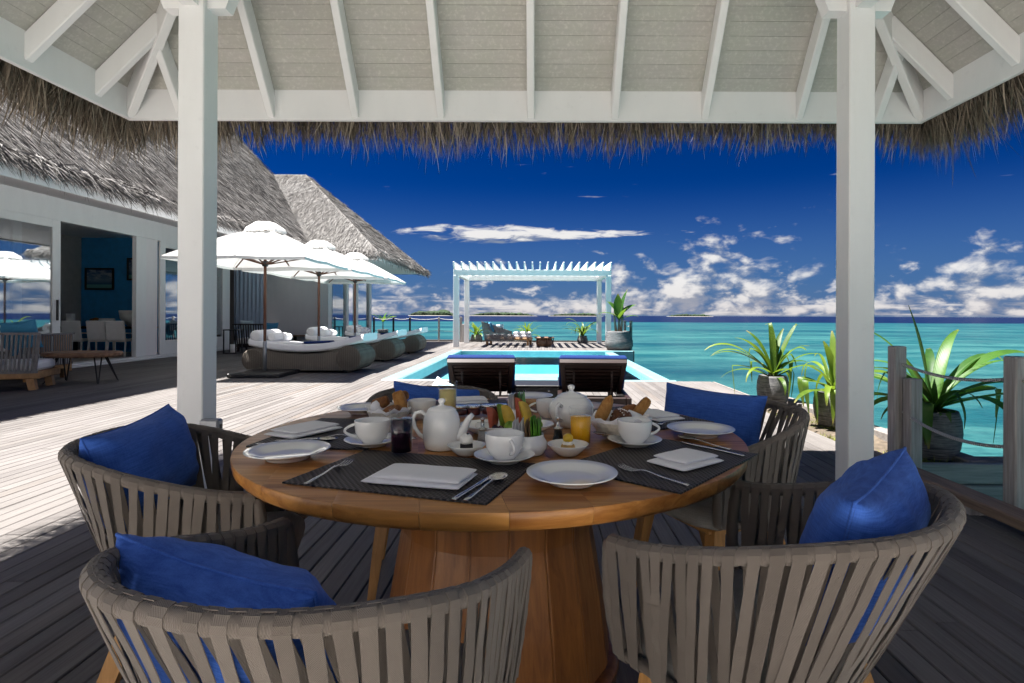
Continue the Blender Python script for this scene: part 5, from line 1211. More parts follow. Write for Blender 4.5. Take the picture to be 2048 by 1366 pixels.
def loaf(px, py, Y, L, r_, ang, m, label, seed, square=False, az_=0.0):
    c_ = at(px, py, Y); b = blobby(1.0, r_, r_ * .92, L / 2, seed, .14, 3, 1.6)
    if square: b.v = [(math.copysign(min(abs(x), r_ * .78), x), math.copysign(min(abs(y), r_ * .78), y), math.copysign(min(abs(z), L * .42), z)) for x, y, z in b.v]
    tag(b.build('bread_roll', m, None, c_, (az_, R_(ang), 0)), label, 'bread', 'bread in the bowls')
q = ont(1238, 876); bread_bowl(q, .088, 'pale woven bread bowl with white cloth at the right')
loaf(1208, 824, 1.86, .118, .021, 24, 'bread_gold', 'golden baguette roll leaning left in the right bread bowl', 1)
loaf(1242, 838, 1.85, .07, .034, 80, 'bread_dark', 'seeded brown roll in the middle of the right bread bowl', 2)
loaf(1262, 826, 1.93, .075, .030, 70, 'bread_brown', 'dark brown roll at the back of the right bread bowl', 3)
loaf(1282, 818, 1.90, .105, .021, 38, 'bread_gold', 'crusty golden roll leaning right in the right bread bowl', 4, True)
sd = MB()
for k in range(34):
    a, e_ = random.uniform(0, 2 * PI), random.uniform(.25, 1.4); sd.join(blobby(.0028, 1, 1, .7, k, .1, 1).xf(Matrix.Translation((.034 * math.cos(a) * math.cos(e_), .034 * math.sin(a) * math.cos(e_), .030 * math.sin(e_)))))
o = sd.build('seeds', 'cream', None, at(1242, 836, 1.85)); o['kind'] = 'stuff'; tag(o, 'pale sugar seeds scattered on the brown roll', 'seeds')
q = ont(778, 848); bread_bowl(q, .075, 'white-clothed bread bowl at the left behind the dark juice')
loaf(762, 806, 2.10, .075, .026, 70, 'bread_brown', 'brown crusty bread piece at the left of the left bowl', 6, True); loaf(803, 808, 2.08, .115, .027, -18, 'bread_gold', 'tall golden crusty bread standing in the left bowl', 7, True)
loaf(782, 826, 2.02, .08, .024, 60, 'bread_brown', 'brown bread piece low in the left bowl', 8); loaf(804, 792, 2.14, .06, .023, 80, 'bread_brown', 'small brown crusty bread end at the top of the left bowl', 9, True)
c_ = at(1052, 795, 2.36); tag(blobby(1, .075, .06, .010, 4, .12).build('flat_bread', 'bread_gold', None, (c_.x, c_.y, TZ + .030), (0, 0, .3)), 'round flat bread lying on the far plate', 'bread')
# butter twist of white paper in the left bread bowl
tag(blobby(1, .016, .016, .022, 5, .25, 3).build('butter_wrap', 'napkin_cloth', None, at(751, 815, 2.02)), 'white paper-wrapped butter in the left bread bowl', 'butter')
# ------------------------------------------------------------------ pergola behind the pool
pg = thing('pergola', 'white slatted pergola on the deck behind the pool', 'pergola', (-.18, 21.7, 0))
def pgp(name, x0, x1, y0, y1, z0, z1, c=.008): return MB().box(x0 + .18, x1 + .18, y0 - 21.7, y1 - 21.7, z0, z1, c).build(name, 'pergola_white', pg)
GX0, GX1, GY0, GY1, GZ = -2.95, 2.58, 20.1, 23.3, 2.52
for x in (GX0, GX1 - .19):
    for y in (GY0, GY1 - .19): pgp('post', x, x + .19, y, y + .19, .001, GZ)
for y in (GY0 + .01, GY1 - .18): pgp('beam', GX0, GX1, y, y + .17, GZ + .001, GZ + .20)
for x in (GX0 + .012, GX1 - .18): pgp('beam', x, x + .16, GY0 + .181, GY1 - .181, GZ + .002, GZ + .19)
for k in range(21):
    x = GX0 + .04 + (GX1 - GX0 - .08) * k / 20 + .18; th = .022; y0, y1 = GY0 - .22 - 21.7, GY1 + .22 - 21.7; z0_, z1_ = GZ + .202, GZ + .46
    pr = [(y0, z1_ - .02), (y0, z1_ - .10), (y0 + .20, z0_), (y1 - .20, z0_), (y1, z1_ - .10), (y1, z1_ - .02), (y1 - .01, z1_), (y0 + .01, z1_)]
    MB().add([(x - th, a, b) for a, b in pr] + [(x + th, a, b) for a, b in pr], [tuple(range(7, -1, -1)), tuple(range(8, 16))] + [(i, (i + 1) % 8, 8 + (i + 1) % 8, 8 + i) for i in range(8)]).build('slat', 'pergola_white', pg)

# ------------------------------------------------------------------ umbrellas
def make_umbrella():
    u = thing('parasol', 'x', 'umbrella', (0, 0, 0), 0, 'white square parasols')
    Hc, Hr, He = 2.80, 2.08, 1.16
    N = 10; vs, fs = [], []
    def rim(i):                                     # walk round the square, 4 x N points
        s, f = divmod(i, N); f = f / N * 2 - 1; return [(f, -1), (1, f), (-f, 1), (-1, -f)][s]
    rings = [(.16, 2.63), (.35, 2.53), (.6, 2.36), (.8, 2.22), (1.0, 2.07)]
    for s_, z in rings:
        for i in range(4 * N):
            x, y = rim(i); dg = min(1, min(abs(x), abs(y)) / max(abs(x), abs(y), 1e-6))
            sag = .055 * s_ * (1 - abs(2 * dg - 1)) * .7 + .0; zz = z + (1 - dg) * .02 * s_ - sag * .4; vs.append((x * s_ * He * (1 - .035 * (1 - dg) * s_), y * s_ * He * (1 - .035 * (1 - dg) * s_), zz))
    for i in range(4 * N): x, y, z = vs[4 * 4 * N + i]; vs.append((x * 1.001, y * 1.001, z - .05))     # short hem
    n4 = 4 * N
    fs = [(q * n4 + i, q * n4 + (i + 1) % n4, (q + 1) * n4 + (i + 1) % n4, (q + 1) * n4 + i) for q in range(5) for i in range(n4)]
    o = MB().add(vs, fs, True).build('canopy', 'canvas', u); smoothed(o, 50)
    vs = []; 
    for s_, z in ((.03, 2.82), (.13, 2.79), (.25, 2.68), (.27, 2.62)):
        for i in range(n4): x, y = rim(i); w_ = 1 + .09 * math.sin(i * 1.9) * (s_ > .2) ; rr = s_ / max(1, math.hypot(x, y) * .92); vs.append((x * rr * He * w_, y * rr * He * w_, z + .02 * math.sin(i * 2.7) * (s_ > .1)))
    fs = [(q * n4 + i, q * n4 + (i + 1) % n4, (q + 1) * n4 + (i + 1) % n4, (q + 1) * n4 + i) for q in range(3) for i in range(n4)] + [tuple(range(n4 - 1, -1, -1))]
    MB().add(vs, fs, True).build('vent_cap', 'canvas', u)
    for k in range(8):
        a = PI / 4 * k; q = He * (1.41 if k % 2 else .965); pts = [(math.cos(a) * q * s_, math.sin(a) * q * s_, z + .006 + (.0 if k % 2 else .018 * s_)) for s_, z in rings]
        MB().tube(pts, .006, 6).build('seam', 'canvas', u)
    MB().lathe([(.026, .55), (.026, 2.80), (0, 2.80)], 16).build('pole', 'pole_wood', u)
    MB().lathe([(0, .08), (.034, .08), (.034, .62), (.028, .63), (0, .63)], 16).build('sleeve', 'grey_metal', u)
    MB().lathe([(0, 2.0), (.05, 2.0), (.055, 2.05), (.05, 2.1), (0, 2.1)], 16).build('hub', 'dark_metal', u)
    b = MB().box(-.46, .46, -.46, .46, .002, .075, .012).build('base', 'black_base', u)
    for k in range(8):
        a = PI / 4 * k; rr = He * (1.30 if k % 2 else .94); rr2 = rr * .60
        e0 = Vector((math.cos(a) * .05, math.sin(a) * .05, 2.04)); e1 = Vector((math.cos(a) * rr2, math.sin(a) * rr2, 2.27 - (.0 if k % 2 == 0 else .03)))
        MB().beam(e0, e1, .018, .022).build('strut', 'pole_wood', u)
        MB().beam((math.cos(a) * .06, math.sin(a) * .06, 2.60), (math.cos(a) * rr * .98, math.sin(a) * rr * .98, 2.11 if k % 2 == 0 else 2.06), .018, .022).build('rib', 'pole_wood', u)
    return u
um = make_umbrella()
for k, (x, y, lab) in enumerate(((-5.0, 10.55, 'nearest of the three white parasols, over the first daybed'), (-5.0, 13.15, 'middle one of the three white parasols'), (-5.0, 15.75, 'farthest of the three white parasols, under the villa eave'))):
    o = um if k == 0 else copy_tree(um); o.location = (x, y, 0); o.rotation_euler = (0, 0, R_((1.5, -1, 2)[k])); o['label'] = lab

# ------------------------------------------------------------------ wicker daybeds
def make_daybed():
    d = thing('daybed', 'x', 'daybed', (0, 0, 0), 0, 'wicker daybeds by the pool')
    L, Wd = 2.22, .98; ra, rb2 = .205, .235
    # body: side profile in x-z, extruded along y
    top = [(x, .36 + .10 * ((x) / .8) ** 2) for x in np.linspace(-.92, .92, 15)]
    pr = [(-.92, .05), (.92, .05)] + top[::-1]; n = len(pr)
    vs = [(x, 0.01, z) for x, z in pr] + [(x, Wd - .01, z) for x, z in pr]
    MB().add(vs, [tuple(range(n)), tuple(range(2 * n - 1, n - 1, -1))] + [(i, n + i, n + (i + 1) % n, (i + 1) % n) for i in range(n)]).build('base', 'wicker', d)
    for x, rr, nm in ((-.94, ra, 'head_roll'), (.90, rb2, 'foot_roll')):
        prof = []
        for q in range(9): prof.append((rr * (1 - q / 9.0), -.012 * math.sin(q / 9 * PI * .5) - (.008 if q % 2 else 0)))
        prof = prof[::-1]
        full = [(0, -.02)] + prof + [(rr + .012, .02)] + [(rr + .012 + .004 * (i % 2), .02 + (Wd - .04) * i / 40) for i in range(1, 41)] + [(rr, Wd)] + [(rr * (1 - q / 9), Wd + .012) for q in range(1, 9)] + [(0, Wd + .02)]
        b = MB().lathe(full, 36); b.xf(Matrix.Rotation(-PI / 2, 4, 'X')); b.v = [(a, c, e_) for a, c, e_ in b.v]
        o = b.build(nm, 'wicker', d, (x, 0, rr + .045))
    # mattress bending with the base
    N = 18; vs, fs = [], []
    for i in range(N + 1):
        x = -1.02 + 2.20 * i / N; zb3 = .40 + .155 * (abs(x + .05) / 1.1) ** 2.0 + (.02 if x > .8 else 0)
        for y, z in ((.03, 0), (.0, .03), (.0, .10), (.03, .135), (.5, .15), (Wd - .03, .135), (Wd, .10), (Wd, .03), (Wd - .03, 0)): vs.append((x, y, zb3 + z))
    fs = [(9 * i + k, 9 * i + (k + 1) % 9, 9 * i + 9 + (k + 1) % 9, 9 * i + 9 + k) for i in range(N) for k in range(9)] + [tuple(range(8, -1, -1)), tuple(9 * N + k for k in range(9))]
    o = MB().add(vs, fs, True).build('mattress', 'white_cushion', d); smoothed(o, 45)
    for x in (-.8, .8):
        for y in (.1, Wd - .1): MB().lathe([(0, 0), (.04, 0), (.04, .06), (0, .06)], 12, (x, y, 0)).build('foot', 'black_base', d)
    return d
def cyl_y(name, r_, L, m, loc, label, cat, group, rz=0.0, taper=.8):
    b = MB().lathe([(0, 0), (r_ * .5, -.006), (r_ * .85, 0), (r_, .03), (r_ * 1.02, L * .3), (r_, L * .5), (r_ * 1.02, L * .7), (r_, L - .03), (r_ * .85, L), (r_ * .5, L + .006), (0, L)], 24); b.xf(Matrix.Rotation(-PI / 2, 4, 'X'))
    return tag(b.build(name, m, None, loc, rz), label, cat, group)
dbd = make_daybed(); ordn = ('nearest', 'middle', 'farthest')
for k, y in enumerate((11.02, 13.72, 16.55)):
    o = dbd if k == 0 else copy_tree(dbd); o.location = (-4.52, y, 0); o['label'] = '%s of the three wicker daybeds with white mattress' % ordn[k]
    x0 = -4.52
    cyl_y('bolster', .115, .94, 'white_cushion', (x0 - .90, y + .02, .70), 'white bolster at the head of the %s daybed' % ordn[k], 'bolster', 'bolsters on the daybeds', .0)
    cyl_y('rolled_towel', .085, .52, 'towel', (x0 - .70, y + .25, .67), 'rolled white towel beside the bolster of the %s daybed' % ordn[k], 'towel', 'rolled towels on the daybeds', R_(-6))
    cyl_y('rolled_towel', .075, .45, 'towel', (x0 - .62, y + .52, .655), 'second rolled towel at the back of the %s daybed' % ordn[k], 'towel', 'rolled towels on the daybeds', R_(4))
    tag(MB().box(0, .52, 0, .30, 0, .045, .018).build('folded_towel', 'navy_cloth', None, (x0 - .05, y + .20, .545), (0, R_(-2), R_(3))), 'navy towel folded on the %s daybed' % ordn[k], 'towel', 'navy towels on the daybeds')
    tag(MB().box(0, .50, 0, .34, 0, .03, .012).build('folded_towel', 'towel', None, (x0 - .56, y + .12, .56), (0, R_(3), R_(2))), 'white towel folded on the %s daybed beside the navy one' % ordn[k], 'towel', 'white towels on the daybeds')

# ------------------------------------------------------------------ two pool loungers, seen from behind
def make_lounger():
    l = thing('pool_lounger', 'x', 'lounger', (0, 0, 0), 0, 'dark wooden pool loungers')
    w = .74
    MB().box(-w / 2, -w / 2 + .05, 0, 1.95, .17, .30, .008).build('side_rail', 'lounger_wood', l); MB().box(w / 2 - .05, w / 2, 0, 1.95, .17, .30, .008).build('side_rail', 'lounger_wood', l)
    MB().box(-w / 2 + .05, w / 2 - .05, 0.0, .05, .165, .302, .008).build('head_rail', 'lounger_wood', l); MB().box(-w / 2 + .05, w / 2 - .05, 1.90, 1.948, .17, .30, .008).build('foot_rail', 'lounger_wood', l)
    for x in (-w / 2 + .005, w / 2 - .075):
        for y in (.02, 1.85): MB().box(x, x + .07, y, y + .07, .001, .17, .008).build('leg', 'lounger_wood', l)
    y = .78
    while y < 1.86: MB().box(-w / 2 + .052, w / 2 - .052, y, y + .065, .262, .284, .005).build('slat', 'lounger_wood', l); y += .085
    MB().box(-w / 2 + .051, w / 2 - .051, .052, .77, .19, .215).build('bed_board', 'lounger_wood', l)
    # raised back: from the hinge up towards the camera side
    hz, hy = Vector((0, .56, .28)), Vector((0, .26, .63)); d = hy - hz
    for s_ in (-1, 1): MB().beam(hz + Vector((s_ * (w / 2 - .075), 0, 0)), hy + Vector((s_ * (w / 2 - .045), 0, 0)), .045, .05, (0, 1, 1)).build('back_rail', 'lounger_wood', l)
    MB().beam(hy + Vector((-(w / 2 - .02), 0, 0)), hy + Vector((w / 2 - .02, 0, 0)), .05, .045, d).build('back_top_rail', 'lounger_wood', l)
    for k in range(8):
        c_ = hz + d * ((k + .6) / 8.8); ww = w / 2 - .10 + .028 * (k / 8); MB().beam(c_ + Vector((-ww, 0, 0)), c_ + Vector((ww, 0, 0)), .036, .018, d.cross(Vector((1, 0, 0)))).build('back_slat', 'lounger_wood', l)
    for s_ in (-1, 1): MB().beam((s_ * .2, .30, .53), (s_ * .2, .34, .27), .022, .022, (0, 1, 0)).build('prop', 'lounger_wood', l)
    # mattress on the far side of the back and along the bed
    nn = Vector((0, .35, .30)).normalized(); b = MB(); th = .06; w2 = w / 2 - .005
    path = [Vector((0, 1.93, .31)), Vector((0, .80, .31)), hz + Vector((0, .05, .03)), hy + nn * .03 + d.normalized() * .03]
    nrm = [Vector((0, 0, 1)), Vector((0, 0, 1)), Vector((0, .45, .85)).normalized(), nn]; vs = []
    for p_, q in zip(path, nrm): vs += [p_ + Vector((-w2, 0, 0)), p_ + Vector((w2, 0, 0)), p_ + Vector((w2 - .02, 0, 0)) + q * th, p_ + Vector((-w2 + .02, 0, 0)) + q * th]
    b.add(vs, [(0, 1, 2, 3), (15, 14, 13, 12)] + [(4 * i + k, 4 * i + 4 + k, 4 * i + 4 + (k + 1) % 4, 4 * i + (k + 1) % 4) for i in range(3) for k in range(4)])
    o = b.build('mattress', 'navy_cloth', l); md = o.modifiers.new('bev', 'BEVEL'); md.width = .018; md.segments = 2
    return l
lg = make_lounger()
for k, (x, lab) in enumerate(((-.575, 'left of the two dark wooden loungers with navy mattress'), (.575, 'right of the two dark wooden loungers with navy mattress'))):
    o = lg if k == 0 else copy_tree(lg); o.location = (x, 5.75, 0); o.rotation_euler = (0, 0, R_((3, -2)[k])); o['label'] = lab
cb = thing('side_box', 'low black glass-fronted box between the two loungers', 'box', (0, 6.35, 0))
MB().box(-.25, .25, 0, .5, .002, .33, .01).build('box_body', 'black_base', cb); MB().box(-.265, .265, -.015, .515, .332, .35, .006).build('box_top', 'black_base', cb)
for x in (-.13, .13): MB().lathe([(0, 0), (.012, 0), (.012, .006), (0, .008)], 12).build('stud', 'steel', cb, (x, -.0005, .29), (PI / 2, 0, 0))
pillow('beach_pillow', 'pale blue pillow propped beside the left lounger', (-.96, 5.85, .33), R_(262), R_(28), .30, .26, .10, 'pale_blue_cloth', 11, R_(24), None, 'pillow', False)

# ------------------------------------------------------------------ plants
def leaf_mesh(L, w, rise, droop, m, fold=0.0, kink=None, seed=0, N=14, tipw=.15):
    """a strap leaf growing from the origin towards +x: rises, arches, then hangs"""
    r_ = random.Random(seed); p = Vector((0, 0, 0)); ang = rise; pts = [p.copy()]; tw = []
    for i in range(N):
        u = (i + .5) / N
        ang -= droop * (0.35 + 1.9 * u * u) / N
        if kink and abs(u - kink) < .5 / N: ang -= R_(85)
        ang = max(ang, R_(-95)); p = p + Vector((math.cos(ang), .04 * math.sin(u * 5 + seed), math.sin(ang))) * (L / N); pts.append(p.copy())
    b = MB(); vs, uv = [], []
    for i, q in enumerate(pts):
        u = i / N; ww = w * (0.35 + .65 * min(1, u * 5)) * (1 - max(0, (u - .55) / .45) ** 1.5 * (1 - tipw)); tgx = (pts[min(i + 1, N)] - pts[max(i - 1, 0)]).normalized(); up = Vector((-tgx.z, 0, tgx.x)); f = fold * (1 - .4 * u) * ww
        s_ = Vector((0, 1, 0)); s_ = (Matrix.Rotation(.5 * math.sin(seed + u * 2.0) * u, 4, tgx) @ s_)
        vs += [q - s_ * ww / 2 + up * f, q, q + s_ * ww / 2 + up * f]; uv += [(0, u), (.5, u), (1, u)]
    fs = [(3 * i + k, 3 * i + k + 1, 3 * i + 4 + k, 3 * i + 3 + k) for i in range(N) for k in (0, 1)]
    return b.add(vs, fs, True), uv
def add_leaf(par, base, azd, L, w, rise, droop, m='leaf_green', fold=.18, kink=None, seed=0, name='leaf', tipw=.15):
    b, uv = leaf_mesh(L, w, R_(rise), R_(droop), m, fold, kink, seed, tipw=tipw); return b.build(name, m, par, base, R_(azd), uvs=uv)
def pot_obj(loc, r_, h, label, m='pot_concrete', shape='barrel'):
    t_ = thing('plant_pot', label, 'pot', loc, random.uniform(0, 6), 'plant pots')
    if shape == 'barrel': pr = [(0, 0), (r_ * .74, 0), (r_ * .78, .01), (r_ * .93, h * .25), (r_, h * .55), (r_ * .97, h * .8), (r_ * .88, h * .97), (r_ * .86, h), (r_ * .78, h), (r_ * .80, h * .9), (0, h * .88)]
    elif shape == 'bulb': pr = [(0, 0), (r_ * .8, 0), (r_, h * .22), (r_ * .98, h * .5), (r_ * .80, h * .9), (r_ * .82, h), (r_ * .74, h), (r_ * .72, h * .9), (0, h * .88)]
    else: pr = [(0, 0), (r_ * .8, 0), (r_ * .84, .01), (r_, h * .96), (r_, h), (r_ * .9, h), (r_ * .88, h * .9), (0, h * .88)]
    MB().lathe(pr, 40).build('pot_body', m, t_)
    MB().lathe([(0, h * .905), (r_ * .8, h * .9)], 24).build('pot_soil', 'soil', t_); return h * .9
def plant(loc, label, z0, stem, leaves, group, m='leaf_green', nm='strap_leaf_plant', rz=0.0, grow=1.38):
    t_ = thing(nm, label, 'plant', (loc[0], loc[1], loc[2] + z0), rz, group)
    MB().tube([(0, 0, -.02), (.004, 0, stem * .5), (0, .004, stem)], [.030, .026, .018], 10).build('stem', 'bark', t_)
    for k, (az_, L, w, rise, droop, kink) in enumerate(leaves): add_leaf(t_, (0, 0, stem * (.45 + .55 * (k % 3) / 2)), az_, L * grow, w * 1.35, rise, droop, m, .2, kink, k * 1.3 + loc[0] * 3)
    rr = random.Random(int(loc[0] * 997))
    for k in range(9): add_leaf(t_, (rr.uniform(-.03, .03), rr.uniform(-.03, .03), stem * rr.uniform(.3, 1)), rr.uniform(0, 360), grow * rr.uniform(.38, .66), rr.uniform(.04, .065), rr.uniform(30, 72), rr.uniform(60, 140), m, .2, rr.choice((None, None, .55, .7)), 40 + k * 1.7)
    return t_
# the three by the planting strip (azimuth 0 = +x, 90 = away from the camera)
P1, P2, P3 = on(1546, 812, -.055), on(1668, 850, -.055), on(1866, 915, -.055)
h1 = pot_obj((P1.x, P1.y, -.055), .20, .40, 'ribbed dark concrete pot farthest along the planting strip')
plant(P1, 'tall arching strap-leaf plant in the farthest strip pot', h1 - .055, .12, [(180, .78, .055, 55, 90, None), (188, .72, .05, 48, 85, None), (172, .62, .05, 42, 70, None), (200, .62, .05, 25, 60, None), (165, .66, .05, 28, 95, .62), (100, .56, .065, 86, 12, .86), (60, .44, .06, 76, 10, None), (20, .62, .055, 64, 14, .93), (5, .42, .05, 38, 70, None), (-20, .44, .05, 34, 80, .5), (30, .45, .05, 45, 100, .7), (-60, .46, .045, 30, 130, .45), (-90, .36, .04, 20, 130, None), (185, .55, .06, 66, 60, None), (130, .5, .06, 70, 40, None), (-10, .5, .055, 52, 60, None), (215, .5, .05, 35, 110, None), (45, .5, .06, 70, 30, None)], 'strap-leaf plants in the strip pots')
h2 = pot_obj((P2.x, P2.y, -.055), .205, .36, 'dark concrete pot half hidden by the right pavilion post')
plant(P2, 'broad drooping strap-leaf plant half behind the right pavilion post', h2 - .055, .14, [(180, .50, .07, 46, 140, .6), (192, .52, .065, 36, 150, .55), (165, .45, .06, 58, 120, .62), (205, .48, .05, 26, 120, .5), (120, .40, .09, 84, 20, None), (70, .46, .075, 80, 16, None), (20, .50, .07, 60, 80, None), (-10, .55, .07, 42, 90, None), (-40, .50, .06, 35, 100, None), (215, .56, .05, 16, 50, None), (235, .42, .05, 30, 120, None), (-90, .40, .05, 40, 150, .5), (-120, .45, .05, 30, 140, .5), (45, .6, .06, 50, 70, None)], 'strap-leaf plants in the strip pots')
h3 = pot_obj((P3.x, P3.y, -.055), .21, .40, 'dark grey concrete pot behind the rope post')
plant(P3, 'dark green strap-leaf plant behind the sea-side rope', h3 - .055, .13, [(155, .62, .085, 82, 8, None), (20, .72, .07, 52, 80, None), (10, .78, .075, 44, 62, None), (0, .56, .07, 40, 90, .72), (-20, .80, .06, 22, 45, None), (-8, .60, .05, 35, 80, None), (-75, .30, .07, 28, 150, .4), (-100, .34, .06, 10, 140, .4), (180, .50, .06, 55, 90, None), (195, .48, .055, 30, 70, None), (170, .55, .05, 40, 60, None), (210, .45, .05, 20, 110, .5), (90, .5, .06, 60, 60, None), (60, .55, .06, 64, 70, None), (175, .6, .065, 66, 50, None), (185, .62, .06, 30, 80, None), (35, .6, .07, 68, 50, None), (-40, .6, .06, 38, 70, None), (225, .4, .06, 40, 130, .5), (-130, .42, .06, 30, 140, .5)], 'strap-leaf plants in the strip pots', 'leaf_dark', grow=1.5)
# pots by the pergola
def small_pot(px, py, r_, h, lab, shape='bulb'):
    q = on(px, py); hh = pot_obj((q.x, q.y, 0.001), r_, h, lab, 'pot_concrete', shape); return q, hh
q, hh = small_pot(1238, 700, .46, .62, 'large grey pot beside the right pergola post', 'bulb')
tpl = thing('banana_plant', 'tall broad-leaved plant in the large pot at the right pergola post', 'plant', (q.x, q.y, hh))
for k, (dx_, ln) in enumerate(((-.08, .62), (.06, .7), (.0, .5))): MB().tube([(dx_, 0, -.05), (dx_ * 1.6, 0, ln * .5), (dx_ * 2, 0, ln)], [.05, .04, .03], 8).build('stem', 'bark', tpl)
for k, (az_, L, w, rise, droop, z_) in enumerate(((90, 1.0, .34, 84, 20, .55), (20, .95, .24, 50, 50, .6), (170, .85, .20, 30, 60, .6), (150, .8, .25, 66, 40, .6), (40, 1.15, .22, 74, 25, .65), (0, .8, .2, 35, 60, .45), (-60, .7, .2, 60, 50, .5))): add_leaf(tpl, (0, 0, z_ * .85), az_, L * .86, w, rise, droop, 'leaf_dark', .12, None, k, tipw=.05)
def bushy(px, py, r_, h, n, L, w, lab_pot, lab, seed, m='leaf_green', spread=(20, 85)):
    q, hh = small_pot(px, py, r_, h, lab_pot, 'bulb'); t_ = thing('potted_plant', lab, 'plant', (q.x, q.y, hh), 0, 'small plants by the pergola'); rr = random.Random(seed)
    for k in range(n): add_leaf(t_, (rr.uniform(-.05, .05), rr.uniform(-.05, .05), 0), 360 * k / n + rr.uniform(-15, 15), L * rr.uniform(.7, 1.15), w, rr.uniform(*spread), rr.uniform(50, 130), m, .15, None, k + seed)
bushy(953, 683, .26, .30, 22, .75, .09, 'grey pot behind the left pergola post', 'bushy green plant behind the left pergola post', 1); bushy(1055, 684, .2, .25, 18, .85, .07, 'small pot behind the daybed under the pergola', 'spiky green plant behind the pergola sofa', 2); bushy(1165, 686, .22, .30, 20, 1.0, .07, 'small dark pot at the right under the pergola', 'arching green plant at the right under the pergola', 3)
q, hh = small_pot(766, 676, .26, .42, 'square dark planter at the far fence', 'cone')
t_ = thing('potted_palm', 'small dark green palm in the planter at the far fence', 'plant', (q.x, q.y, hh))
MB().tube([(0, 0, -.05), (0, 0, .42)], [.03, .02], 8).build('stem', 'bark', t_)
for k, (az_, L, rise) in enumerate(((170, .7, 50), (150, .55, 62), (20, .6, 58), (10, .75, 40), (60, .6, 75), (-60, .5, 50))): add_leaf(t_, (0, 0, .38), az_, L, .16, rise, 45, 'leaf_dark', .2, None, k, tipw=.05)

# ------------------------------------------------------------------ seat and stool under the pergola
def rope_panel(par, p0, p1, h, n, m='rope_slat', w=.022, lean=(0, 0, 0), nm='rope_slat'):
    p0, p1, ln = Vector(p0), Vector(p1), Vector(lean)
    for k in range(n):
        q = p0.lerp(p1, (k + .5) / n); MB().beam(q, q + Vector((0, 0, h)) + ln, w, .012, (p1 - p0).normalized().cross(Vector((0, 0, 1)))).build(nm, m, par)
q = on(1010, 690); ps = thing('rope_daybed', 'grey rope-backed teak seat with white cushions under the pergola', 'sofa', (q.x, q.y, 0), R_(-8))
MB().box(-.7, 1.0, -.35, .45, .20, .28, .01).build('frame', 'teak_frame', ps)
for x in (-.62, .92):
    for y in (-.28, .38): MB().box(x - .04, x + .04, y - .04, y + .04, .001, .20, .006).build('leg', 'teak_frame', ps)
# back rising to the left
for k in range(26):
    x = -.68 + 1.1 * k / 25; hgt = .86 - .34 * (k / 25); MB().beam((x, -.36, .16), (x - .10, -.46, hgt), .034, .014, (0, 1, 0)).build('rope_slat', 'rope_slat', ps)
MB().beam((-.80, -.465, .88), (.36, -.465, .51), .04, .04).build('back_rail', 'rope_slat', ps)
MB().box(-.66, .96, -.3, .42, .285, .40, .03).build('seat_cushion', 'white_cushion', ps); MB().box(.36, .94, -.28, .40, .402, .50, .03).build('foot_cushion', 'white_cushion', ps)
pillow('pillow', 'blue pillow leaning in the pergola seat', (q.x - .52, q.y - .22, .68), R_(20), R_(20), .5, .4, .14, 'aqua_cloth', 21, 0, None); pillow('pillow', 'pale pillow leaning in the pergola seat', (q.x - .25, q.y - .2, .62), R_(70), R_(20), .5, .36, .14, 'pale_blue_cloth', 22, 0, None)
q = on(1089, 693); st = thing('log_stool', 'round brown wooden stool under the pergola', 'stool', (q.x, q.y, 0.001))
MB().lathe([(0, 0), (.22, 0), (.30, .10), (.31, .2), (.27, .28), (0, .29)], 24).build('stool_body', 'slab_wood', st); MB().lathe([(0, .291), (.34, .291), (.36, .31), (.35, .34), (0, .345)], 20).build('stool_top', 'slab_wood', st)
for a in range(5): MB().beam((.31 * math.cos(a * 1.25), .31 * math.sin(a * 1.25), .02), (.33 * math.cos(a * 1.25), .33 * math.sin(a * 1.25), .28), .05, .03, (0, 0, 1) if False else (math.cos(a * 1.25), math.sin(a * 1.25), 0)).build('stool_rib', 'pole_wood', st)

# ------------------------------------------------------------------ terrace lounge at the left
sf = thing('rope_sofa', 'grey rope-slatted sofa with teak base at the left edge', 'sofa', (-7.50, 8.72, 0), R_(22))
MB().box(-2.2, .10, -.40, .38, .17, .27, .012).build('base', 'teak_frame', sf)
for x, y in ((.0, -.32), (.0, .3), (-2.0, -.32), (-2.0, .3)): MB().beam((x, y, .0), (x - .03, y, .18), .09, .10, (0, 1, 0)).build('leg', 'teak_frame', sf)
rope_panel(sf, (-2.2, -.42, .26), (.04, -.42, .26), .56, 44, w=.026, lean=(.06, -.08, 0)); MB().beam((-2.2, -.505, .83), (.14, -.505, .83), .035, .035).build('back_rail', 'rope_slat', sf); MB().beam((-2.2, -.42, .27), (.08, -.42, .27), .035, .035).build('low_rail', 'rope_slat', sf); MB().beam((.05, -.42, .26), (.13, -.51, .84), .04, .035, (0, 1, 0)).build('end_rail', 'rope_slat', sf)
MB().box(-2.15, .05, -.36, .36, .272, .42, .04).build('seat_cushion', 'white_cushion', sf)
def sfp(x, y, z): q_ = Matrix.Rotation(R_(22), 4, 'Z') @ Vector((x, y, 0)); return (-7.50 + q_.x, 8.72 + q_.y, z)
pillow('pillow', 'teal blue pillow on the rope sofa at the left', sfp(-.22, -.2, .80), R_(107), R_(16), .52, .44, .16, 'aqua_cloth', 31, R_(6), 'terrace pillows'); pillow('pillow', 'pale pillow on the rope sofa at the left edge', sfp(-.62, -.2, .76), R_(112), R_(16), .5, .42, .16, 'white_cushion', 32, 0, 'terrace pillows'); pillow('pillow', 'teal pillow at the extreme left edge of the sofa', sfp(-.95, -.2, .74), R_(112), R_(10), .4, .38, .14, 'aqua_cloth', 33, 0, 'terrace pillows')
ac = thing('rope_armchair', 'dark rope armchair with white seat behind the rope sofa', 'armchair', (-8.65, 9.75, 0), R_(0))
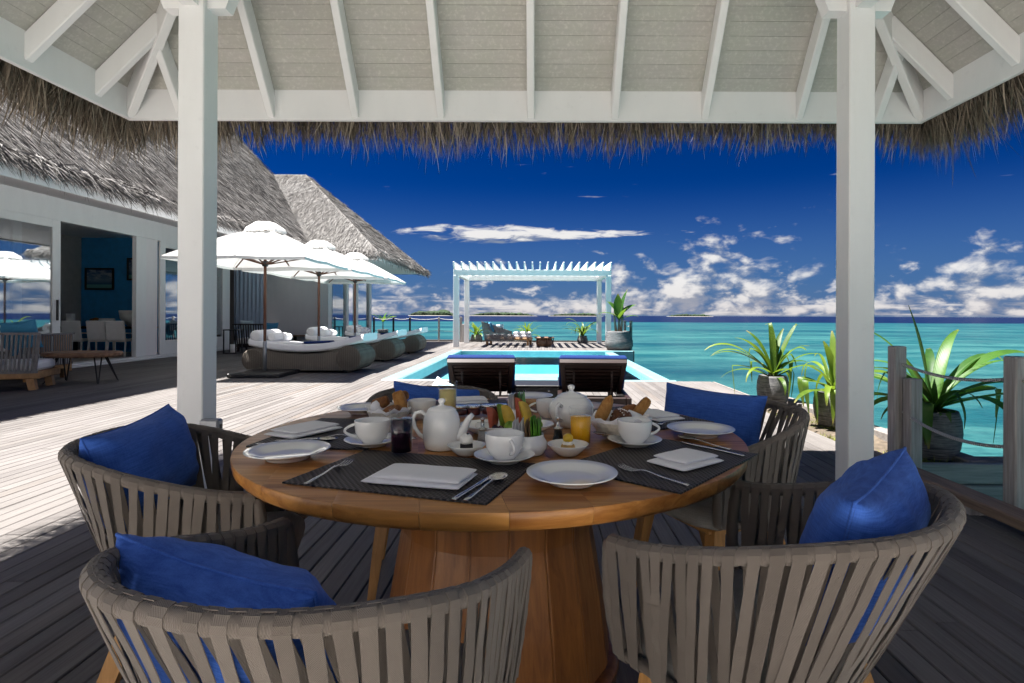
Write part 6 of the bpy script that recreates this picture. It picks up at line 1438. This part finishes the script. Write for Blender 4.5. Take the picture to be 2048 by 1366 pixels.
MB().box(-.55, .40, -.45, .45, .16, .24, .012).build('base', 'teak_frame', ac)
for x in (-.45, .32):
    for y in (-.36, .36): MB().box(x - .04, x + .04, y - .04, y + .04, .001, .17, .008).build('leg', 'teak_frame', ac)
rope_panel(ac, (-.5, -.46, .24), (.42, -.46, .24), .52, 22, w=.022); rope_panel(ac, (.44, -.46, .24), (.44, .42, .24), .52, 18, w=.022); MB().beam((-.52, -.46, .77), (.46, -.46, .77), .03, .03).build('back_rail', 'rope_slat', ac); MB().beam((.44, -.46, .77), (.44, .44, .77), .03, .03).build('arm_rail', 'rope_slat', ac)
MB().box(-.5, .40, -.42, .44, .242, .40, .03).build('seat_cushion', 'white_cushion', ac)
pillow('pillow', 'teal pillow in the dark rope armchair at the left', (-8.45, 9.45, .62), R_(200), R_(18), .48, .40, .15, 'aqua_cloth', 34, 0, 'terrace pillows')
ctb = thing('coffee_table', 'live-edge wooden coffee table on black hairpin legs', 'table', (-7.42, 9.38, 0), R_(4))
N = 30; ring = [(.58 * (1 + .10 * mnoise.noise(Vector((math.cos(2 * PI * i / N) * 2, math.sin(2 * PI * i / N) * 2, 1)))) * math.cos(2 * PI * i / N), .40 * (1 + .14 * mnoise.noise(Vector((math.cos(2 * PI * i / N) * 2, math.sin(2 * PI * i / N) * 2, 4)))) * math.sin(2 * PI * i / N)) for i in range(N)]
vs = [(x * .93, y * .93, .42) for x, y in ring] + [(x, y, .445) for x, y in ring] + [(x * 1.01, y * 1.01, .48) for x, y in ring] + [(x * .99, y * .99, .50) for x, y in ring]
MB().add(vs, [(k * N + i, k * N + (i + 1) % N, (k + 1) * N + (i + 1) % N, (k + 1) * N + i) for k in range(3) for i in range(N)] + [tuple(range(N - 1, -1, -1)), tuple(3 * N + i for i in range(N))]).build('slab_top', 'slab_wood', ctb)
for x, y in ((-.36, -.22), (.36, -.22), (.36, .2), (-.36, .2)):
    MB().tube([(x * .75, y * .6, .42), (x * 1.12, y * 1.15, .02), (x * 1.15, y * 1.2, .008), (x * 1.14, y * 1.1, .02), (x * .95, y * .3, .42)], .011, 8).build('hairpin_leg', 'dark_metal', ctb)
bx2 = thing('side_crate', 'small open teak side table behind the coffee table', 'side table', (-9.2, 10.9, 0), 0)
for x0, x1, z0_, z1_ in ((-.22, .22, .70, .735), (-.22, .22, .02, .05), (-.22, -.19, .05, .70), (.19, .22, .05, .70)): MB().box(x0, x1, -.2, .2, z0_, z1_, .005).build('board', 'teak_frame', bx2)
# indoor dining set seen through the open door
def dining_chair_white(x, y, lab, rz=0):
    c = thing('indoor_chair', lab, 'chair', (x, y, .03), R_(rz), 'white chairs inside the villa'); c.scale = (.86, .86, .92)
    MB().box(-.24, .24, -.22, .24, .42, .50, .03).build('seat', 'chair_white', c)
    b = MB().box(-.24, .24, -.03, .03, 0, .55, .02); b.xf(Matrix.Translation((0, -.24, .46)) @ Matrix.Rotation(R_(12), 4, 'X')); b.build('backrest', 'chair_white', c)
    for sx in (-1, 1):
        MB().beam((sx * .22, .20, .42), (sx * .23, .22, 0), .035, .035, (0, 1, 0)).build('leg', 'chair_white', c); MB().beam((sx * .22, -.22, .42), (sx * .23, -.30, 0), .035, .035, (0, 1, 0)).build('leg', 'chair_white', c)
        MB().beam((sx * .26, -.27, .66), (sx * .26, .18, .64), .035, .03).build('armrest', 'chair_white', c); MB().beam((sx * .26, .17, .64), (sx * .25, .19, .44), .03, .03, (0, 1, 0)).build('arm_post', 'chair_white', c)
    return c
for px, lab in ((154, 'leftmost of the three white armchairs inside the villa'), (203, 'middle of the three white armchairs inside the villa'), (241, 'rightmost of the three white armchairs inside the villa')): dining_chair_white((px - VPX) * 14.55 / FPX, 14.55, lab, 14)
it = thing('indoor_table', 'dark dining table behind the white chairs inside the villa', 'table', (-11.4, 15.35, .03))
MB().box(-1.35, 1.0, -.42, .42, .70, .75, .01).build('table_top', 'frame_black', it)
for x in (-1.2, .85): MB().box(x - .05, x + .05, -.35, .35, 0, .70).build('table_leg', 'frame_black', it)
for px, r_, h, m, nm, lab in ((141, .10, .34, 'chair_white', 'vase', 'white cylindrical vase on the indoor table'), (192, .15, .16, 'bread_brown', 'fruit_dish', 'brown topped cake stand on the indoor table'), (214, .18, .22, 'chair_white', 'serving_bowl', 'pale round bowl on the indoor table')):
    Y = 15.2; t_ = thing(nm, lab, 'vase' if nm == 'vase' else 'bowl', ((px - VPX) * Y / FPX, Y, .782))
    if nm == 'vase': MB().lathe([(0, 0), (r_, 0), (r_, h), (r_ * .9, h), (r_ * .85, .02), (0, .02)], 20).build('vase_body', m, t_)
    elif nm == 'fruit_dish': MB().lathe([(0, 0), (.06, 0), (.03, .02), (.03, .12), (r_ * 1.2, .13), (r_ * 1.2, .15), (0, .15)], 20).build('stand', 'chair_white', t_); MB().lathe([(0, .151), (r_, .151), (r_ * .9, .2), (0, .24)], 16).build('cake', m, t_)
    else: MB().lathe([(0, 0), (.08, 0), (r_, h * .7), (r_ * .95, h), (r_ * .88, h), (0, .04)], 20).build('bowl_dish', m, t_)
t_ = thing('round_lamp', 'pale round shell-shaped bowl on the sideboard beside the door jamb', 'bowl', (-10.75, 15.3, .782)); MB().lathe([(0, 0), (.12, 0), (.30, .22), (.33, .42), (.30, .43), (.1, .05), (0, .04)], 24).build('bowl_dish', 'chair_white', t_)
# far terrace seats, lantern
def lantern(px, py, w, h, lab):
    q = on(px, py); t_ = thing('floor_lantern', lab, 'lantern', (q.x, q.y, 0.001), 0, 'black floor lanterns')
    for sx in (-1, 1):
        for sy in (-1, 1): MB().box(sx * w / 2 - .014, sx * w / 2 + .014, sy * w / 2 - .014, sy * w / 2 + .014, 0, h).build('lantern_post', 'dark_metal', t_)
    MB().box(-w / 2 - .02, w / 2 + .02, -w / 2 - .02, w / 2 + .02, h, h + .03, .004).build('lantern_top', 'dark_metal', t_); MB().box(-w / 2, w / 2, -w / 2, w / 2, 0, .03, .004).build('lantern_base', 'dark_metal', t_); MB().lathe([(0, .031), (.07, .031), (.07, .26), (0, .265)], 16).build('candle', 'chair_white', t_)
lantern(466, 707, .34, .66, 'black floor lantern with pale candle left of the nearest daybed'); lantern(672, 690, .36, .66, 'black floor lantern behind the middle daybed')
def dark_seat(px, py, w, lab, rz=0, sofa=False):
    q = on(px, py); t_ = thing('dark_armchair' if not sofa else 'dark_sofa', lab, 'armchair' if not sofa else 'sofa', (q.x, q.y, 0.001), R_(rz), 'dark seats on the far terrace')
    MB().box(-w / 2, w / 2, -.4, .42, .14, .24, .01).build('base', 'lounger_wood', t_)
    for k in range(int(w * 16)):
        x = -w / 2 + .02 + (w - .04) * k / (int(w * 16) - 1); MB().beam((x, -.42, .2), (x * 1.06, -.52, .82), .03, .014, (0, 1, 0)).build('rope_slat', 'dark_metal', t_)
    MB().beam((-w / 2 * 1.06, -.52, .82), (w / 2 * 1.06, -.52, .82), .04, .04).build('back_rail', 'dark_metal', t_); MB().box(-w / 2 + .04, w / 2 - .04, -.38, .40, .242, .40, .03).build('seat_cushion', 'white_cushion', t_)
    for sx in (-1, 1):
        for y in (-.3, .34): MB().box(sx * (w / 2 - .06) - .03, sx * (w / 2 - .06) + .03, y - .03, y + .03, 0, .14).build('leg', 'lounger_wood', t_)
    return q
q = dark_seat(510, 702, .85, 'dark rope armchair behind the nearest daybed seen from the back', 6); pillow('pillow', 'pale pillow in the dark armchair behind the nearest daybed', (q.x - .1, q.y - .25, .78), R_(80), R_(16), .42, .34, .14, 'pale_blue_cloth', 41, 0, 'far terrace pillows'); pillow('pillow', 'blue pillow beside the first parasol pole on the far terrace', (q.x + .42, q.y + .15, .66), R_(160), R_(16), .5, .44, .15, 'aqua_cloth', 42, 0, 'far terrace pillows')
q = dark_seat(605, 688, 1.9, 'dark rope sofa against the grey wing wall', 172, True); pillow('pillow', 'large blue pillow on the dark sofa by the wing wall', (q.x + .25, q.y + .15, .72), R_(268), R_(16), .62, .58, .18, 'aqua_cloth', 43, R_(8), 'far terrace pillows')
q = on(560, 697); t_ = thing('terrace_table', 'low dark table between the far terrace seats', 'table', (q.x, q.y + 1.2, 0.001))
MB().lathe([(0, .36), (.42, .36), (.43, .38), (.42, .40), (0, .40)], 24).build('table_top', 'slab_wood', t_); MB().lathe([(0, 0), (.2, 0), (.06, .05), (.05, .36), (0, .36)], 16).build('table_stem', 'dark_metal', t_)
